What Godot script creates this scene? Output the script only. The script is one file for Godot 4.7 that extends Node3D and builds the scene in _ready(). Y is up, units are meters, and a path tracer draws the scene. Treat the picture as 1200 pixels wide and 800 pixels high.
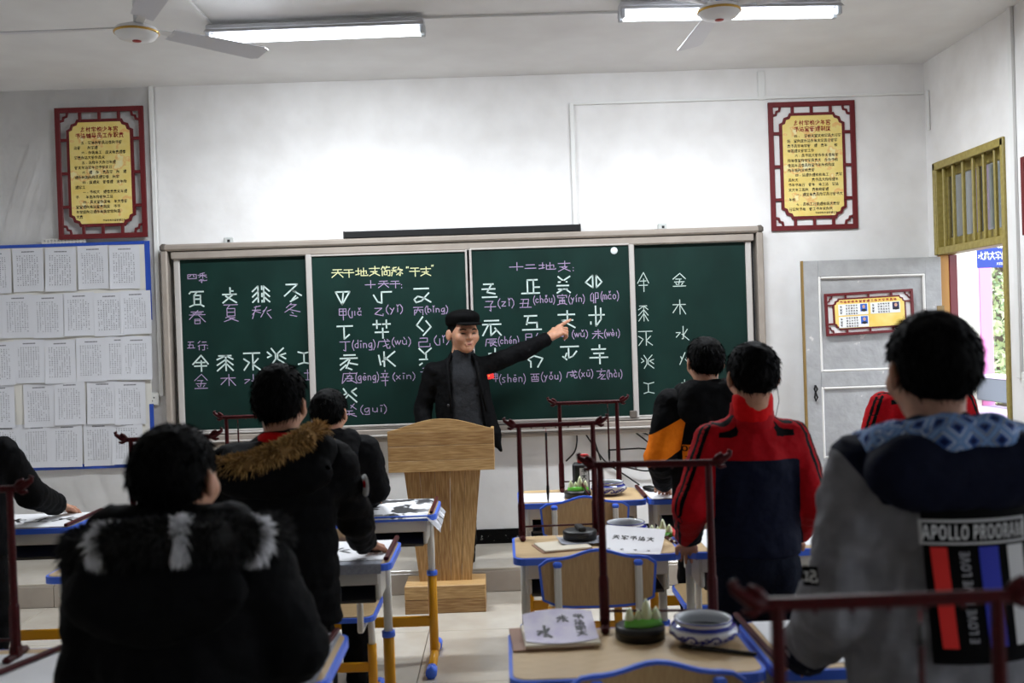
extends Node3D

const LAMP_POWER := 7.8
const LAMP_GLOW := 8.0
const LAMPS := [[Vector3(-0.962, 3.27, -5.533), "twin tube lamp on the ceiling nearer the pinned sheets", -0.03], [Vector3(1.292, 3.27, -5.388), "twin tube lamp on the ceiling nearer the doorway", 0.045]]
var rng := RandomNumberGenerator.new()
var taken := {}

func _ready():
	rng.seed = 7
	# camera
	var cam := Camera3D.new()
	cam.name = "camera"
	add_child(cam)
	cam.position = Vector3(0, 1.6, 0)
	cam.rotation = Vector3(-11.0 / 1170.0, -13.0 / 1170.0, -0.033)
	var at := CameraAttributesPhysical.new()
	at.frustum_focal_length = 51.19
	at.frustum_focus_distance = 6.2
	at.exposure_aperture = 4.2
	cam.attributes = at
	cam.fov = rad_to_deg(2.0 * atan(400.0 / 1170.0))
	cam.current = true
	# sky and exposure
	var env := Environment.new()
	var sky := Sky.new()
	var sm := ProceduralSkyMaterial.new()
	sm.sky_top_color = Color(0.80, 0.85, 0.92)
	sm.sky_horizon_color = Color(0.92, 0.93, 0.95)
	sm.ground_bottom_color = Color(0.4, 0.4, 0.38)
	sm.ground_horizon_color = Color(0.8, 0.8, 0.8)
	sm.sky_energy_multiplier = 2.6
	sky.sky_material = sm
	env.background_mode = Environment.BG_SKY
	env.sky = sky
	env.tonemap_mode = Environment.TONE_MAPPER_LINEAR
	env.tonemap_exposure = 1.0
	env.sdfgi_enabled = true
	env.ssao_enabled = true
	env.ssil_enabled = true
	var we := WorldEnvironment.new()
	we.name = "environment"
	we.environment = env
	add_child(we)
	build_lamps()
	build_room()
	build_doorway()
	build_outside()
	build_blackboard()
	build_notices()
	build_sheets()
	build_wall_fittings()
	build_fans()
	build_furniture()
	build_people()

# ---------------------------------------------------------------- the room
const WALL_Z := -6.88
const LEFT_X := -3.6
const RIGHT_X := 2.98
const BACK_Z := 2.6
const CEIL_Y := 3.36

func build_room():
	var wallm := grained(noise_tex(0.02, Color(0.86, 0.85, 0.84), Color(0.92, 0.915, 0.91), 3), Vector3.ONE * 0.5, 0.75, bump_tex(0.08, 4, 2.0), 0.08)
	var ceilm := grained(noise_tex(0.02, Color(0.86, 0.855, 0.85), Color(0.90, 0.90, 0.895), 5), Vector3.ONE * 0.4, 0.85)
	var tile_a := []
	for k in 3:
		tile_a.append(grained(noise_tex(0.012, Color(0.725, 0.69, 0.635), Color(0.79, 0.76, 0.71), 10 + k), Vector3.ONE * 0.9, 0.16))
	var grout := mat(Color(0.50, 0.47, 0.43), 0.8)
	# floor slab and its polished tiles
	var s := bx(Vector3(-0.3, -0.1, -2.1), Vector3(7.4, 0.18, 9.8))
	var fl := struct("floor", s, grout)
	var tm := []
	for k in 3:
		tm.append(bx(Vector3.ZERO, Vector3(0.796, 0.012, 0.796), 0.0015).commit(tile_a[k]))
	var z := -5.78
	while z < BACK_Z + 0.4:
		var x := -3.24
		while x < RIGHT_X + 0.4:
			var t := obj("tile", tm[rng.randi() % 3], null, fl)
			t.position = Vector3(x, -0.006, z)
			x += 0.8
		z += 0.8
	# teaching platform
	var pf := struct("platform", bx(Vector3(-0.31, 0.065, -6.53), Vector3(6.58, 0.128, 0.72)), grout)
	var stepm := bx(Vector3.ZERO, Vector3(0.796, 0.018, 0.715), 0.003).commit(tile_a[1])
	var risem := bx(Vector3.ZERO, Vector3(0.796, 0.128, 0.014), 0.002).commit(grained(noise_tex(0.012, Color(0.66, 0.62, 0.575), Color(0.72, 0.68, 0.635), 14), Vector3.ONE, 0.25))
	for k in 8:
		var x2 := -3.1 + 0.8 * k
		if k == 7:
			continue
		obj("tread_tile", stepm, null, pf).position = Vector3(x2 - 0.1, 0.139, -6.52)
		obj("riser_tile", risem, null, pf).position = Vector3(x2 - 0.1, 0.066, -6.163)
	obj("tread_tile", bx(Vector3(2.69, 0.139, -6.52), Vector3(0.57, 0.018, 0.715), 0.003), tile_a[2], pf)
	# walls
	struct("wall_front", bx(Vector3(-0.5, 1.6, WALL_Z - 0.06), Vector3(7.2, 3.7, 0.12)), wallm)
	struct("trim_1", bx(Vector3(-2.955, 1.75, WALL_Z - 0.01), Vector3(1.29, 3.21, 0.02)), wallm)
	struct("wall_left", bx(Vector3(LEFT_X - 0.12, 1.6, -2.1), Vector3(0.24, 3.7, 9.4)), wallm)
	var wb := struct("wall_back", bx(Vector3(-0.3, 1.6, BACK_Z + 0.12), Vector3(7.6, 3.7, 0.24)), wallm)
	wb.set_meta("kind", "structure")
	struct("ceiling", bx(Vector3(-0.3, CEIL_Y + 0.1, -2.1), Vector3(7.6, 0.2, 9.8)), ceilm)
	# wall on the corridor side: the doorway with its transom, then two windows
	var wr := Shape.new()
	var xw := RIGHT_X + 0.06
	for q in [[-6.95, -6.75, -0.2, 3.45], [-6.75, -5.81, 2.64, 3.45], [-5.81, -4.2, -0.2, 3.45], [-4.2, -2.2, -0.2, 0.95], [-4.2, -2.2, 2.55, 3.45], [-2.2, -0.9, -0.2, 3.45], [-0.9, 1.1, -0.2, 0.95], [-0.9, 1.1, 2.55, 3.45], [1.1, BACK_Z, -0.2, 3.45]]:
		wr.box(Vector3(xw, (q[2] + q[3]) / 2.0, (q[0] + q[1]) / 2.0), Vector3(0.12, q[3] - q[2], q[1] - q[0]))
	struct("wall_right", wr, wallm)
	# two windows onto the corridor, behind the photographer's shoulder
	var alum := mat(Color(0.82, 0.83, 0.84), 0.35, 0.4)
	var pane := mat(Color(0.92, 0.95, 0.95, 0.12), 0.05)
	pane.transparency = BaseMaterial3D.TRANSPARENCY_ALPHA
	var wn := 0
	for zc in [-3.2, 0.1]:
		wn += 1
		var fr := Shape.new()
		for e in [[-0.98, 0.04], [0.0, 0.05], [0.98, 0.04]]:
			fr.box(Vector3(xw, 1.75, zc + e[0]), Vector3(0.07, 1.6, e[1]), 0.004)
		for y in [0.97, 2.1, 2.53]:
			fr.box(Vector3(xw, y, zc), Vector3(0.068, 0.04, 2.0), 0.004)
		var w := struct("window_%d" % wn, fr, alum)
		for e in [-0.49, 0.49]:
			obj("pane", bx(Vector3(xw, 1.535, zc + e), Vector3(0.006, 1.09, 0.93)), pane, w)
			obj("pane", bx(Vector3(xw, 2.315, zc + e), Vector3(0.006, 0.39, 0.93)), pane, w)
	# painted black skirting with its chipped upper edge
	var bb := grained(noise_tex(0.05, Color(0.03, 0.03, 0.03), Color(0.07, 0.07, 0.065), 21, FastNoiseLite.TYPE_SIMPLEX_SMOOTH, 256, [[0.80, Color(0.05, 0.05, 0.05)], [0.86, Color(0.6, 0.59, 0.57)]]), Vector3.ONE * 1.6, 0.5)
	bb.metallic_specular = 0.2
	struct("baseboard_front", bx(Vector3(-0.31, 0.197, WALL_Z + 0.006), Vector3(6.56, 0.10, 0.012), 0.002), bb)
	struct("baseboard_left", bx(Vector3(LEFT_X + 0.006, 0.06, -1.9), Vector3(0.012, 0.12, 8.4), 0.002), bb)
	# cable channels
	var duct := mat(Color(0.87, 0.87, 0.86), 0.45)
	var n := 1
	for q in [[Vector3(-2.335, 2.3, WALL_Z + 0.012), Vector3(0.03, 2.12, 0.022)], [Vector3(0.538, 2.73, WALL_Z + 0.012), Vector3(0.028, 0.86, 0.022)], [Vector3(1.76, 3.153, WALL_Z + 0.01), Vector3(2.42, 0.018, 0.018)],
			[Vector3(1.85, 3.24, WALL_Z + 0.01), Vector3(0.05, 0.2, 0.018)], [Vector3(RIGHT_X - 0.012, 2.3, -5.69), Vector3(0.022, 2.12, 0.04)], [Vector3(0.163, CEIL_Y - 0.008, -5.55), Vector3(1.1, 0.016, 0.022)],
			[Vector3(-1.545, CEIL_Y - 0.008, -3.7), Vector3(0.026, 0.016, 3.75)], [Vector3(RIGHT_X - 0.012, 3.02, -6.80), Vector3(0.018, 0.27, 0.018)]]:
		n += 1
		struct("trim_%d" % n, bx(q[0], q[1], 0.003), duct)

func build_doorway():
	var olive := grained(noise_tex(0.03, Color(0.53, 0.47, 0.22), Color(0.63, 0.57, 0.31), 31), Vector3(3, 3, 3), 0.45)
	var maroon := mat(Color(0.42, 0.05, 0.09), 0.4)
	var ochre := mat(Color(0.70, 0.50, 0.22), 0.5)
	var x := RIGHT_X
	# frame
	var fr := Shape.new()
	fr.box(Vector3(x + 0.045, 2.335, -6.733), Vector3(0.11, 0.61, 0.034), 0.004)
	fr.box(Vector3(x + 0.045, 1.32, -5.827), Vector3(0.11, 2.64, 0.034), 0.004)
	fr.box(Vector3(x + 0.045, 2.622, -6.28), Vector3(0.11, 0.036, 0.90), 0.004)
	fr.box(Vector3(x + 0.045, 2.05, -6.28), Vector3(0.11, 0.05, 0.90), 0.004)
	fr.box(Vector3(x - 0.008, 2.622, -6.28), Vector3(0.02, 0.05, 0.95), 0.004)
	fr.box(Vector3(x - 0.008, 2.335, -6.738), Vector3(0.02, 0.62, 0.036), 0.004)
	fr.box(Vector3(x - 0.008, 1.32, -5.822), Vector3(0.02, 2.64, 0.036), 0.004)
	var d := struct("door_1", fr, olive)
	obj("hinge_jamb", bx(Vector3(x + 0.03, 1.012, -6.73), Vector3(0.06, 2.024, 0.04), 0.004), ochre, d)
	obj("outer_jamb", bx(Vector3(x + 0.09, 1.012, -6.73), Vector3(0.056, 2.024, 0.04), 0.004), maroon, d)
	for k in 6:
		obj("bar", bx(Vector3(x + 0.012, 2.34, -6.64 + 0.138 * k), Vector3(0.022, 0.53, 0.018), 0.004), olive, d)
	obj("sash", bx(Vector3(x + 0.075, 2.105, -6.28), Vector3(0.03, 0.06, 0.87), 0.006), olive, d)
	obj("sash", bx(Vector3(x + 0.075, 2.575, -6.28), Vector3(0.03, 0.06, 0.87), 0.006), olive, d)
	for k in 3:
		obj("sash", bx(Vector3(x + 0.075, 2.34, -6.70 + 0.42 * k), Vector3(0.03, 0.42, 0.03), 0.006), olive, d)
	var frost := mat(Color(0.46, 0.48, 0.50, 0.75), 0.2)
	frost.transparency = BaseMaterial3D.TRANSPARENCY_ALPHA
	for k in 2:
		obj("pane", bx(Vector3(x + 0.08, 2.34, -6.49 + 0.42 * k), Vector3(0.008, 0.42, 0.40)), frost, d)
	# the open leaf, swung back against the front wall
	var paint := grained(noise_tex(0.02, Color(0.60, 0.60, 0.60), Color(0.70, 0.70, 0.70), 33, FastNoiseLite.TYPE_SIMPLEX_SMOOTH, 256, [[0.8, Color(0.66, 0.66, 0.66)], [0.84, Color(0.80, 0.79, 0.77)]]), Vector3.ONE * 1.3, 0.5, bump_tex(0.05, 34), 0.2)
	var edge := mat(Color(0.55, 0.44, 0.22), 0.7)
	var bare := mat(Color(0.88, 0.87, 0.85), 0.55)
	var leaf := Node3D.new()
	leaf.name = "door_2"
	leaf.set_meta("kind", "structure")
	add_child(leaf)
	leaf.position = Vector3(2.972, 0.012, -6.70)
	leaf.rotation.y = deg_to_rad(0.6)
	var w := 0.932
	var h := 2.0
	var st := Shape.new()
	st.box(Vector3(-0.055, h / 2, 0), Vector3(0.11, h, 0.042), 0.004)
	st.box(Vector3(-w + 0.05, h / 2, 0), Vector3(0.1, h, 0.042), 0.004)
	for q in [[0.12, 0.24], [0.62, 0.10], [1.20, 0.10], [1.945, 0.11]]:
		st.box(Vector3(-w / 2, q[0], 0), Vector3(w - 0.2, q[1], 0.040), 0.004)
	obj("leaf_frame", st, paint, leaf)
	obj("leaf_edge", bx(Vector3(-w - 0.004, h / 2, 0), Vector3(0.008, h, 0.040)), edge, leaf)
	for q in [[0.405, 0.34], [0.91, 0.48], [1.57, 0.64]]:
		obj("panel", bx(Vector3(-w / 2 - 0.01, q[0], -0.004), Vector3(w - 0.2, q[1], 0.014), 0.002), paint, leaf)
		var mo := Shape.new()
		mo.box(Vector3(-w + 0.107, q[0], 0.012), Vector3(0.018, q[1], 0.02), 0.006)
		mo.box(Vector3(-0.117, q[0], 0.012), Vector3(0.018, q[1], 0.02), 0.006)
		mo.box(Vector3(-w / 2, q[0] + q[1] / 2 - 0.008, 0.012), Vector3(w - 0.23, 0.016, 0.02), 0.006)
		mo.box(Vector3(-w / 2, q[0] - q[1] / 2 + 0.008, 0.012), Vector3(w - 0.23, 0.016, 0.02), 0.006)
		obj("moulding", mo, bare, leaf)
	var iron := mat(Color(0.10, 0.09, 0.08), 0.5, 0.6)
	var hd := Shape.new(true)
	hd.tube([Vector3(-w + 0.055, 1.165, 0.03), Vector3(-w + 0.045, 1.14, 0.04), Vector3(-w + 0.055, 1.115, 0.03), Vector3(-w + 0.065, 1.14, 0.04), Vector3(-w + 0.055, 1.165, 0.03)], 0.006, 6)
	hd.tube([Vector3(-w + 0.055, 1.115, 0.03), Vector3(-w + 0.045, 1.085, 0.04), Vector3(-w + 0.055, 1.06, 0.03), Vector3(-w + 0.065, 1.085, 0.04), Vector3(-w + 0.055, 1.115, 0.03)], 0.006, 6)
	obj("hasp", hd, iron, leaf)
	for y in [0.3, 1.62]:
		obj("hinge", bx(Vector3(-0.012, y, 0.022), Vector3(0.05, 0.1, 0.006), 0.001), mat(Color(0.5, 0.42, 0.28), 0.5, 0.5), leaf)

func build_outside():
	# corridor beyond the door
	var cream := mat(Color(0.90, 0.87, 0.80), 0.7)
	var pink := mat(Color(0.90, 0.55, 0.74), 0.7)
	var lilac := mat(Color(0.86, 0.76, 0.86), 0.7)
	var grey := mat(Color(0.36, 0.37, 0.39), 0.6)
	struct("ground_outside", bx(Vector3(13.0, -0.25, -6.0), Vector3(19.0, 0.3, 40.0)), mat(Color(0.42, 0.44, 0.36), 0.9))
	struct("corridor_floor", bx(Vector3(4.2, -0.06, -5.0), Vector3(2.1, 0.1, 16.0)), mat(Color(0.6, 0.58, 0.55), 0.6))
	struct("corridor_roof", bx(Vector3(4.3, 3.2, -1.0), Vector3(2.3, 0.16, 14.0)), cream)
	var pp := struct("parapet", bx(Vector3(4.68, 0.36, -2.6), Vector3(0.16, 0.76, 14.0), 0.006), lilac)
	obj("coping", bx(Vector3(4.68, 0.91, -2.6), Vector3(0.20, 0.22, 14.0), 0.01), grey, pp)
	obj("coping_cap", bx(Vector3(4.68, 1.03, -2.6), Vector3(0.22, 0.025, 14.0), 0.005), lilac, pp)
	var cl := struct("corridor_column", bx(Vector3(4.50, 1.55, -9.79), Vector3(0.29, 3.1, 0.34), 0.01), cream)
	obj("painted_face", bx(Vector3(4.715, 1.55, -9.79), Vector3(0.13, 3.1, 0.32), 0.01), pink, cl)
	# blue plate with white characters
	var o := thing("hanging_sign", "blue plate with white characters hanging in the corridor outside the door", "sign", Vector3(4.37, 2.02, -8.6))
	obj("plate", bx(Vector3(0, 0.085, 0), Vector3(0.46, 0.17, 0.012), 0.003), mat(Color(0.05, 0.22, 0.62), 0.4), o)
	var s := Shape.new()
	var i := 0
	for ch in ["水", "族", "文", "字", "传"]:
		write(s, ch, -0.198 + 0.05 * i, 0.105, 0.041, 0.066, 0.0075, 0.0078)
		i += 1
	for k in 6:
		write(s, ["文", "字", "室", "书", "法", "学"][k], -0.055 + 0.02 * k, 0.033, 0.016, 0.022, 0.0085, 0.003)
	obj("lettering", s, mat(Color(0.95, 0.95, 0.95), 0.5), o)
	var rod := Shape.new(true)
	for x in [-0.2, 0.2]:
		rod.tube([Vector3(x, 0.17, 0), Vector3(x, 1.1, 0)], 0.004, 6)
	obj("hanger", rod, mat(Color(0.4, 0.4, 0.42), 0.4, 0.7), o)
	# trees on the slope beyond the parapet
	var leafm := [mat(Color(0.46, 0.52, 0.38), 0.8), mat(Color(0.62, 0.64, 0.48), 0.8), mat(Color(0.70, 0.62, 0.46), 0.8)]
	for m in leafm:
		m.backlight_enabled = true
		m.backlight = Color(0.25, 0.3, 0.12)
	var k := 0
	for q in [[6.9, -13.2, 4.6, 1], [8.3, -16.6, 4.2, 0], [9.9, -20.4, 5.6, 2], [11.6, -23.6, 5.0, 0]]:
		var t := thing("tree", ["olive leafy tree close behind the corridor parapet", "darker tree just behind the olive tree past the parapet", "tall yellowish tree farther up past the parapet", "dark tree behind the tall yellowish one"][k], "tree", Vector3(q[0], -0.1, q[1]), 0.0, "trees beyond the corridor")
		var tr := Shape.new(true)
		tr.tube([Vector3(0, 0, 0), Vector3(0.05, q[2] * 0.3, 0.03), Vector3(0, q[2] * 0.7, 0)], [0.14, 0.1, 0.04], 8)
		for b in 5:
			var a := b * 1.3
			tr.tube([Vector3(0, q[2] * (0.3 + 0.06 * b), 0), Vector3(cos(a) * 0.7, q[2] * (0.45 + 0.07 * b), sin(a) * 0.7)], [0.05, 0.02], 6)
		obj("trunk", tr, mat(Color(0.30, 0.25, 0.20), 0.9), t)
		var lf := SurfaceTool.new()
		lf.begin(Mesh.PRIMITIVE_TRIANGLES)
		for n in 3200:
			var a := rng.randf() * TAU
			var yy := rng.randf()
			var rr: float = sqrt(rng.randf()) * 1.25 * sin(PI * (0.12 + 0.85 * yy))
			var p := Vector3(cos(a) * rr, q[2] * (0.12 + 0.88 * yy), sin(a) * rr)
			var u := Vector3(rng.randf_range(-1, 1), rng.randf_range(-1, 1), rng.randf_range(-1, 1)).normalized() * 0.06
			var v := u.cross(Vector3(rng.randf_range(-1, 1), rng.randf_range(-1, 1), rng.randf_range(-1, 1))).normalized() * 0.028
			for w in [p - u, p + v, p + u, p - u, p + u, p - v]:
				lf.add_vertex(w)
		lf.generate_normals()
		obj("foliage", lf.commit(), null, t).material_override = leafm[q[3]]
		k += 1

# one character (or @-word in small letters) written about a point in the plane z
func write(s: Shape, key: String, cx: float, cy: float, w: float, h: float, z: float, pen: float):
	if key.begins_with("@"):
		var word := key.substr(1)
		var cells := 0.0
		for ch in word:
			cells += 0.0 if ch in "-/v`" else (0.55 if ch in "()ij" else 1.0)
		var step := w / cells
		var x := cx - w / 2
		var last := x
		for ch in word:
			if ch in "-/v`":
				write(s, ch, last, cy, step * 0.9, h, z, pen)
				continue
			var wide := 0.55 if ch in "()ij" else 1.0
			last = x + step * wide / 2
			write(s, ch, last, cy, step * 0.85, h, z, pen)
			x += step * wide
		return
	for part in String(GLYPH[key]).split(" "):
		var pts := PackedVector2Array()
		for k in part.length() / 2:
			var px := float(part.substr(k * 2, 1).to_int())
			var py := float(part.substr(k * 2 + 1, 1).to_int())
			pts.append(Vector2(cx + (px / 9.0 - 0.5) * w, cy + (0.5 - py / 9.0) * h))
		s.line(pts, pen, z)

func build_blackboard():
	var alu := grained(noise_tex(0.03, Color(0.60, 0.56, 0.52), Color(0.66, 0.62, 0.58), 41), Vector3(0.6, 0.6, 0.6), 0.4)
	alu.metallic = 0.25
	var trim := mat(Color(0.74, 0.72, 0.70), 0.4, 0.2)
	var corner := mat(Color(0.36, 0.33, 0.30), 0.5)
	var green := grained(noise_tex(0.008, Color(0.038, 0.135, 0.118), Color(0.062, 0.175, 0.152), 43, FastNoiseLite.TYPE_SIMPLEX_SMOOTH, 512), Vector3(0.8, 0.5, 0.8), 0.5)
	green.metallic_specular = 0.3
	var b := thing("sliding_blackboard", "wide green sliding chalkboard in a beige aluminium frame covered with chalk characters", "blackboard", Vector3(-0.235, 0.93, WALL_Z))
	var x0 := -2.045
	var x1 := 2.04
	var fr := Shape.new()
	fr.box(Vector3(0, 1.315, 0.06), Vector3(4.05, 0.045, 0.11), 0.012)
	fr.box(Vector3(0, 1.262, 0.052), Vector3(3.96, 0.05, 0.09), 0.006)
	fr.box(Vector3(x0 + 0.022, 0.67, 0.055), Vector3(0.044, 1.25, 0.11), 0.008)
	fr.box(Vector3(x1 - 0.022, 0.67, 0.055), Vector3(0.045, 1.25, 0.11), 0.008)
	fr.box(Vector3(0, 0.02, 0.055), Vector3(4.0, 0.04, 0.11), 0.006)
	fr.box(Vector3(0, -0.03, 0.06), Vector3(4.0, 0.03, 0.12), 0.008)
	obj("frame", fr, alu, b)
	for e in [[x0, 1.315], [x1, 1.315], [x0, -0.01], [x1, -0.01]]:
		obj("corner_cap", bx(Vector3(e[0] + (0.02 if e[0] < 0 else -0.02), e[1], 0.058), Vector3(0.05, 0.055, 0.122), 0.016), corner, b)
	obj("backing", bx(Vector3(0, 0.65, 0.012), Vector3(3.98, 1.24, 0.02)), mat(Color(0.07, 0.07, 0.075), 0.7), b)
	obj("rail", bx(Vector3(0, 0.052, 0.07), Vector3(3.92, 0.012, 0.05), 0.003), trim, b)
	obj("tray_lip", bx(Vector3(0, 0.0, 0.135), Vector3(3.9, 0.012, 0.03), 0.003), trim, b)
	# four leaves of the board, the two middle ones sliding in front
	var chalkm := [mat(Color(0.76, 0.82, 0.80), 0.95), mat(Color(0.70, 0.61, 0.75), 0.95), mat(Color(0.86, 0.86, 0.66), 0.95), mat(Color(0.76, 0.82, 0.79), 0.95)]
	var pen := [0.0098, 0.0046, 0.0058, 0.0054]
	var names := ["white_chalk_character", "violet_chalk_character", "yellow_chalk_character", "white_chalk_character"]
	var k := 0
	for q in [[-1.93, -1.03, 0.060, 1.235], [-1.03, 0.02, 0.088, 1.225], [0.045, 1.125, 0.088, 1.235], [1.125, 1.925, 0.060, 1.235]]:
		var w: float = q[1] - q[0]
		var cx: float = (q[0] + q[1]) / 2
		var pn := obj("board_leaf", bx(Vector3(cx, (q[3] + 0.06) / 2, q[2] - 0.006), Vector3(w, q[3] - 0.06, 0.012), 0.002), green, b)
		var st := Shape.new()
		if k == 0 or k == 1:
			st.box(Vector3(q[0] - 0.02, 0.65, q[2] + 0.002), Vector3(0.04, 1.18, 0.026), 0.005)
		if k == 1 or k == 2:
			st.box(Vector3(q[1] + 0.017, 0.65, q[2] + 0.002), Vector3(0.036, 1.18, 0.026), 0.005)
		if k == 2:
			st.box(Vector3(q[0] - 0.018, 0.65, q[2] + 0.002), Vector3(0.034, 1.18, 0.026), 0.005)
		if k == 3:
			st.box(Vector3(q[1] + 0.02, 0.65, q[2] + 0.002), Vector3(0.04, 1.18, 0.026), 0.005)
		st.box(Vector3(cx, q[3] + 0.006, q[2] + 0.002), Vector3(w, 0.012, 0.022), 0.003)
		st.box(Vector3(cx, 0.066, q[2] + 0.002), Vector3(w, 0.014, 0.022), 0.003)
		obj("leaf_edging", st, trim, pn)
		for g in CHALK[k]:
			var s := Shape.new()
			write(s, g[0], 0.0, 0.0, g[3], g[4], 0.0, pen[g[5]])
			obj(names[g[5]], s, chalkm[g[5]], pn).position = Vector3(g[1] + 0.235, g[2] - 0.93, q[2] + 0.0008)
		k += 1
	for x in [-1.27 + 0.235, 0.885 + 0.235]:
		obj("leaf_foot", bx(Vector3(x, 0.085, 0.094), Vector3(0.05, 0.05, 0.03), 0.006), corner, b)
	# little clip boxes on the frame and a round magnet
	var clipm := mat(Color(0.72, 0.73, 0.72), 0.5)
	k = 0
	for x in [-1.839, 1.134]:
		var o := thing("wall_clip", ["small white clip box on the board frame beside the written panel of seasons", "small white clip box on the board frame near the framed rules poster"][k], "clip", Vector3(x, 2.27, WALL_Z + 0.02))
		obj("case", bx(Vector3(0, 0.02, 0), Vector3(0.058, 0.042, 0.036), 0.005), clipm, o)
		obj("slot", bx(Vector3(0.004, 0.016, 0.0185), Vector3(0.018, 0.018, 0.002)), mat(Color(0.05, 0.05, 0.05), 0.6), o)
		k += 1
	var mg := Shape.new(true)
	mg.xf = Transform3D(Basis(Vector3.RIGHT, PI / 2), Vector3(0.79, 2.13, WALL_Z + 0.0885))
	mg.lathe([Vector2(0, 0.008), Vector2(0.021, 0.008), Vector2(0.024, 0.005), Vector2(0.024, 0)], Vector3.ZERO, 20)
	tag(obj("board_magnet", mg, mat(Color(0.86, 0.89, 0.90), 0.4)), "round white magnet in the corner of a chalkboard panel", "magnet")
	# black bar standing along the top of the board
	var o2 := thing("sensor_bar", "long black bar resting along the top edge of the chalkboard", "bar", Vector3(-0.238, 2.27, WALL_Z + 0.06))
	obj("housing", bx(Vector3(0, 0.024, 0), Vector3(1.6, 0.048, 0.07), 0.006), mat(Color(0.012, 0.012, 0.014), 0.8), o2)
	for x in [-0.8, 0.8]:
		obj("end_cap", bx(Vector3(x, 0.024, 0), Vector3(0.014, 0.052, 0.074), 0.004), mat(Color(0.03, 0.03, 0.03), 0.6), o2)

# ---------------------------------------------------------------- lattice-framed notices
func notch_outline(hw: float, hh: float, c: float) -> PackedVector2Array:
	# rectangle with stepped, scooped corners
	var p := PackedVector2Array()
	for q in [[1, 1], [1, -1], [-1, -1], [-1, 1]]:
		var sx: float = q[0]
		var sy: float = q[1]
		var pts := []
		pts.append(Vector2(sx * (hw - c), sy * hh))
		pts.append(Vector2(sx * (hw - c * 0.85), sy * (hh - c * 0.32)))
		pts.append(Vector2(sx * (hw - c * 0.45), sy * (hh - c * 0.45)))
		pts.append(Vector2(sx * (hw - c * 0.32), sy * (hh - c * 0.85)))
		pts.append(Vector2(sx * hw, sy * (hh - c)))
		if sx * sy < 0:
			pts.reverse()
		for v in pts:
			p.append(v)
	return p

func lattice(w: float, h: float, inx: float, iny: float, cols: int, rows: int, red: Material, paper: Material, parent: Node3D, k0 := 1.0):
	var hw := w / 2
	var hh := h / 2
	var bar := 0.034 * w / 0.6 * k0
	var s := Shape.new()
	s.box(Vector3(0, hh - bar / 2, 0.009), Vector3(w, bar, 0.016), 0.002)
	s.box(Vector3(0, -hh + bar / 2, 0.009), Vector3(w, bar, 0.016), 0.002)
	s.box(Vector3(hw - bar / 2, 0, 0.009), Vector3(bar, h, 0.0158), 0.002)
	s.box(Vector3(-hw + bar / 2, 0, 0.009), Vector3(bar, h, 0.0158), 0.002)
	var th := bar * 0.62
	for k in cols:
		var x := (float(k) / (cols - 1) - 0.5) * (inx - 0.035) * 1.55 if cols > 1 else 0.0
		for sg in [-1.0, 1.0]:
			s.box(Vector3(x, sg * (hh + iny) / 2, 0.008), Vector3(th, hh - iny, 0.013), 0.002)
	for k in rows:
		var y := (float(k) / (rows - 1) - 0.5) * iny * 1.32 if rows > 1 else 0.0
		for sg in [-1.0, 1.0]:
			s.box(Vector3(sg * (hw + inx) / 2, y, 0.008), Vector3(hw - inx, th, 0.013), 0.002)
	# scooped corner pieces
	var cr := (hw - inx) * 0.72
	for q in [[1, 1], [1, -1], [-1, -1], [-1, 1]]:
		var cn := Vector3(q[0] * (hw - bar), q[1] * (hh - bar), 0.008)
		var pts := []
		for e in [[0.0, 0.62], [0.22, 0.58], [0.28, 0.34], [0.5, 0.28], [0.56, 0.0]]:
			pts.append(cn - Vector3(q[0] * e[0] * cr * 1.3, q[1] * e[1] * cr * 1.3, 0))
		s.tube(pts, th * 0.45, 6)
	obj("lattice_frame", s, red, parent)
	var outer := notch_outline(inx + th, iny + th, 0.062 * w / 0.6 * k0 + th * 0.5)
	var s2 := Shape.new()
	s2.prism(outer, 0.002, 0.013)
	obj("inner_border", s2, red, parent)
	var s3 := Shape.new()
	s3.prism(notch_outline(inx, iny, 0.062 * w / 0.6 * k0), 0.013, 0.016)
	obj("panel", s3, paper, parent)

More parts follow.
